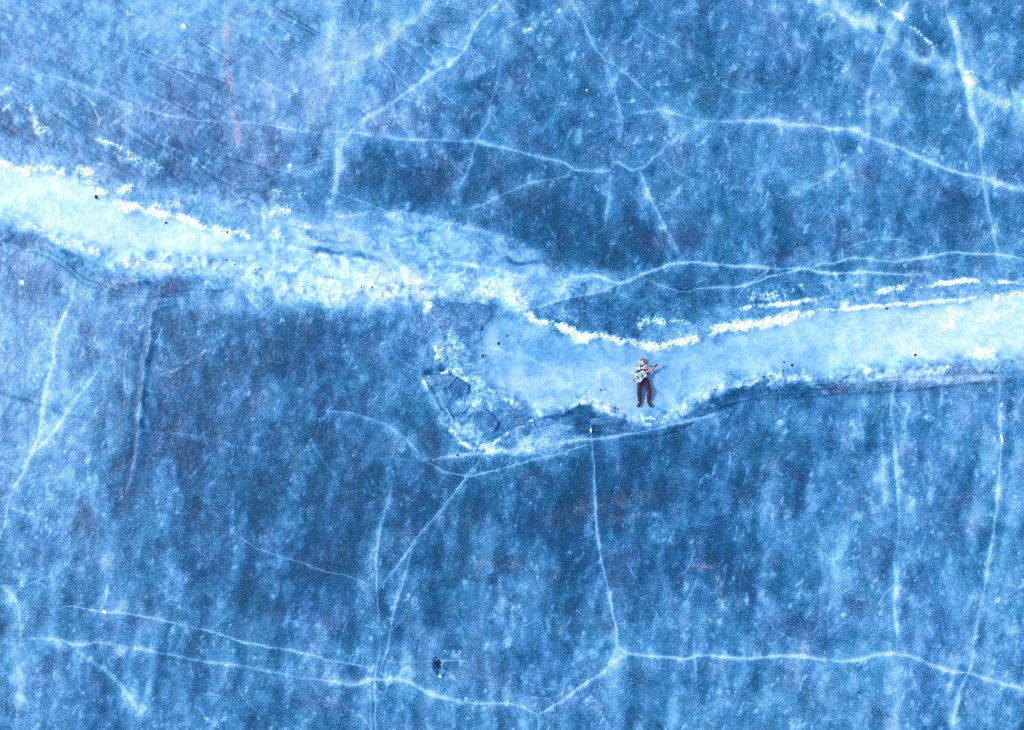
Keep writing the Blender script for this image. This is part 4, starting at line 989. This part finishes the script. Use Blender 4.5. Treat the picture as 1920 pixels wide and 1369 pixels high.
M_bub = fabric('trapped_gas_ice', (.24, .50, .76), (.38, .64, .85), scale=14, rough=.35, bump=.1)
M_hole = fabric('black_clear_ice', (.005, .020, .050), (.012, .05, .11), scale=8, rough=.15, bump=0)
M_stone = fabric('dark_wet_stone', (.05, .075, .12), (.13, .15, .20), scale=40, rough=.5)
M_rust = fabric('rusty_brown_stone', (.06, .025, .03), (.15, .07, .07), scale=40, rough=.6)

def frozen_bubble(px, py, r, label):
    V, F, n, rg = [(0, 0, .010)], [], 28, [(.45, .010), (.8, .009), (.92, .012), (1.0, .006), (1.08, -.004)]
    for q, z in rg:
        for k in range(n):
            a = 2 * math.pi * k / n; rr = r * q * (1 + .04 * math.sin(3 * a + px)); V.append((rr * math.cos(a), rr * math.sin(a), z))
    for k in range(n): F.append((0, 1 + k, 1 + (k + 1) % n))
    for i in range(len(rg) - 1):
        for k in range(n):
            a, b = 1 + i * n + k, 1 + i * n + (k + 1) % n; F.append((a, a + n, b + n, b))
    o = mesh_obj('frozen_bubble', V, F, M_bub); o.location = on_ice(px, py); tag(o, label, 'bubble', 'round gas bubbles frozen under the ice'); return o
frozen_bubble(42, 530, .11, 'round pale gas bubble in the ice at the left below the snowy lead')
frozen_bubble(1462, 792, .11, 'round pale gas bubble in the blue ice right of the musician')

def melt_hole(px, py, r, label, group=None, ell=1.0, ang=0.0, depth=.045, seed=0):
    """small open pit: a frost lip round a dark bowl"""
    rnd = random.Random(seed + int(px))
    root = empty('melt_hole', on_ice(px, py, .0), ang)
    n = 20; ph = rnd.uniform(0, 6)
    wob = [1 + (.22 if r > .1 else .12) * math.sin(2 * math.pi * k / n * (3 if r > .1 else 2) + ph) + rnd.uniform(-.08, .08) for k in range(n)]
    def ringed(rg, name, mat, cap):
        V, F = [], []
        for q, z in rg:
            for k in range(n):
                a = 2 * math.pi * k / n; rr = r * q * wob[k]; V.append((rr * math.cos(a), rr * math.sin(a) * ell, z))
        for i in range(len(rg) - 1):
            for k in range(n):
                a, b = i * n + k, i * n + (k + 1) % n; F.append((a, b, b + n, a + n))
        if cap: F.append(tuple(range((len(rg) - 1) * n, len(rg) * n)))
        return mesh_obj(name, V, F, mat, root)
    ringed([(1.35, -.006), (1.2, .010), (1.02, .016), (.92, .012)], 'frost_lip', M_bub, False)
    ringed([(.93, .012), (.75, .008), (.5, .0065), (.2, .006)], 'dark_pool', M_hole, True)
    tag(root, label, 'hole', group); return root
melt_hole(182, 370, .085, 'dark round melt hole in the brightest left part of the pale lead', 'melt holes in the lead')
melt_hole(905, 668, .070, 'lowest of three dark melt holes where the right lead begins', 'melt holes in the lead')
melt_hole(935, 644, .065, 'middle of three dark melt holes where the right lead begins', 'melt holes in the lead')
melt_hole(951, 630, .052, 'highest of three dark melt holes where the right lead begins', 'melt holes in the lead')
melt_hole(312, 418, .060, 'faint small melt hole beside the left frost crust line', 'melt holes in the lead', ell=.7)
melt_hole(1662, 579, .045, 'tiny melt hole just under the thin right frost crust line', 'melt holes in the lead')
melt_hole(1485, 685, .050, 'narrow melt hole below the right lead among dark specks', 'melt holes in the lead', ell=1.5)
melt_hole(1429, 707, .055, 'melt hole in the snow edge right of the musician', 'melt holes in the lead')
melt_hole(1716, 666, .050, 'ring shaped melt hole far right above the snow edge', 'melt holes in the lead')
big_hole = melt_hole(HOLE[0] + 1, HOLE[1] + 1, .115, 'large dark elongated hole in the blue ice near the bottom', None, ell=2.35, ang=R(12))

def lump(name, px, py, r, mat, label, cat, group, flat=.6, ell=1.0, ang=0.0, dz=0.0, sub=2, rough=.35):
    bm = bmesh.new(); bmesh.ops.create_icosphere(bm, subdivisions=sub, radius=r)
    for v in bm.verts:
        k = 1 + rough * mnoise.noise(v.co / r * 1.1 + Vector((px, py, 0))) + rough * .5 * mnoise.noise(v.co / r * 2.7 + Vector((py, px, 3)))
        v.co = Vector((v.co.x * ell * k, v.co.y * k, v.co.z * flat * k))
    m_ = bpy.data.meshes.new(name); bm.to_mesh(m_); bm.free(); m_.materials.append(mat)
    m_.polygons.foreach_set('use_smooth', [True] * len(m_.polygons))
    o = link(bpy.data.objects.new(name, m_)); o.location = on_ice(px, py, r * flat * .3 + dz); o.rotation_euler = (0, 0, ang)
    return tag(o, label, cat, group)
lump('snow_clump', 826, 1265, .060, M_frost, 'white snow clump on the lower rim of the large dark hole', 'snow', None, dz=.10)
lump('snow_clump', 829, 1243, .026, M_frost, 'small white snow clump at the upper right of the large dark hole', 'snow', None, dz=.10)
lump('snow_clump', 835, 1220, .032, M_frost, 'white snow clump on the ice above the large dark hole', 'snow', None)
lump('snow_clump', 198, 1146, .075, M_frost, 'white snow clump on the long bright crack at lower left', 'snow', None, ell=1.7, ang=R(-15))
lump('snow_clump', 1813, 137, .065, M_frost, 'small elongated white snow clump near the upper right corner', 'snow', None, ell=2.0)
lump('snow_clump', 1877, 822, .045, M_frost, 'narrow white snow sliver on the vertical crack at the right edge', 'snow', None, ell=4.5, ang=R(-80), flat=.5)
lump('snow_clump', 1100, 170, .045, M_frost, 'small white snow clump on the dark ice at the upper centre', 'snow', None)
lump('snow_clump', 1108, 807, .045, M_frost, 'small upright white snow clump below the musician beside the long vertical crack', 'snow', None, ell=2.2, ang=R(85))
spk = 'dark pebble specks scattered over the snow and lead'
for k, (px, py, r, lab) in enumerate([
    (1470, 679, .055, 'dark pebble at the top of the speck cluster right of the musician'), (1441, 705, .050, 'dark pebble beside the melt hole in the right snow edge'), (1468, 695, .045, 'dark pebble in the middle of the speck cluster right of the musician'),
    (1499, 696, .035, 'tiny dark pebble right of the speck cluster'), (1573, 714, .050, 'dark pebble in the trough under the right snow edge'), (1683, 679, .050, 'flat dark pebble on the snow edge of the right lead'),
    (1620, 619, .035, 'tiny dark pebble alone in the middle of the right lead'), (1814, 677, .045, 'dark pebble at the snow edge near the right border'), (1895, 677, .045, 'dark pebble in the snow closest to the right border'),
    (1858, 698, .060, 'rusty dark pebble under the snow edge near the right border'), (425, 488, .045, 'dark pebble in the left snow under the pale lead'), (442, 497, .040, 'dark pebble right of another in the left snow'),
    (458, 483, .035, 'small dark pebble high in the left snow'), (481, 507, .040, 'dark pebble at the right of the left snow speckles'), (490, 505, .045, 'larger dark pebble ending the left snow speckles'),
    (427, 436, .050, 'dark pebble at the end of the left frost crust'), (572, 539, .040, 'dark pebble low in the middle snow'), (680, 540, .045, 'left one of two dark pebbles in the middle snow'), (701, 541, .050, 'right one of two dark pebbles in the middle snow'),
    (625, 521, .035, 'tiny dark pebble in the middle snow'), (795, 700, .060, 'dark reddish pebble at the left tip of the broken ice'), (833, 633, .050, 'dark pebble under the tilted dark ice plate'), (858, 853, .070, 'reddish brown pebble on the crack below the broken ice'),
    (1126, 731, .045, 'dark pebble on the snow left of the musician'), (1133, 730, .035, 'tiny dark pebble next to another left of the musician'), (1152, 765, .060, 'dark pebble cluster left of the musician\'s boots'), (1158, 767, .050, 'right hand dark pebble left of the musician\'s boots'),
    (1340, 731, .055, 'dark pebble in the snow to the lower right of the musician'), (908, 551, .035, 'tiny dark pebble on the snow above the tilted plate'), (978, 630, .030, 'tiny dark pebble close to the three melt holes'), (902, 634, .040, 'dark pebble left of the three melt holes')]):
    red = 'red' in lab or 'rust' in lab
    lump('pebble', px, py, r * .7, M_rust if red else M_stone, lab, 'pebble', spk, flat=.45, ell=random.uniform(.9, 1.5), ang=random.uniform(0, 3), sub=2, rough=.45)
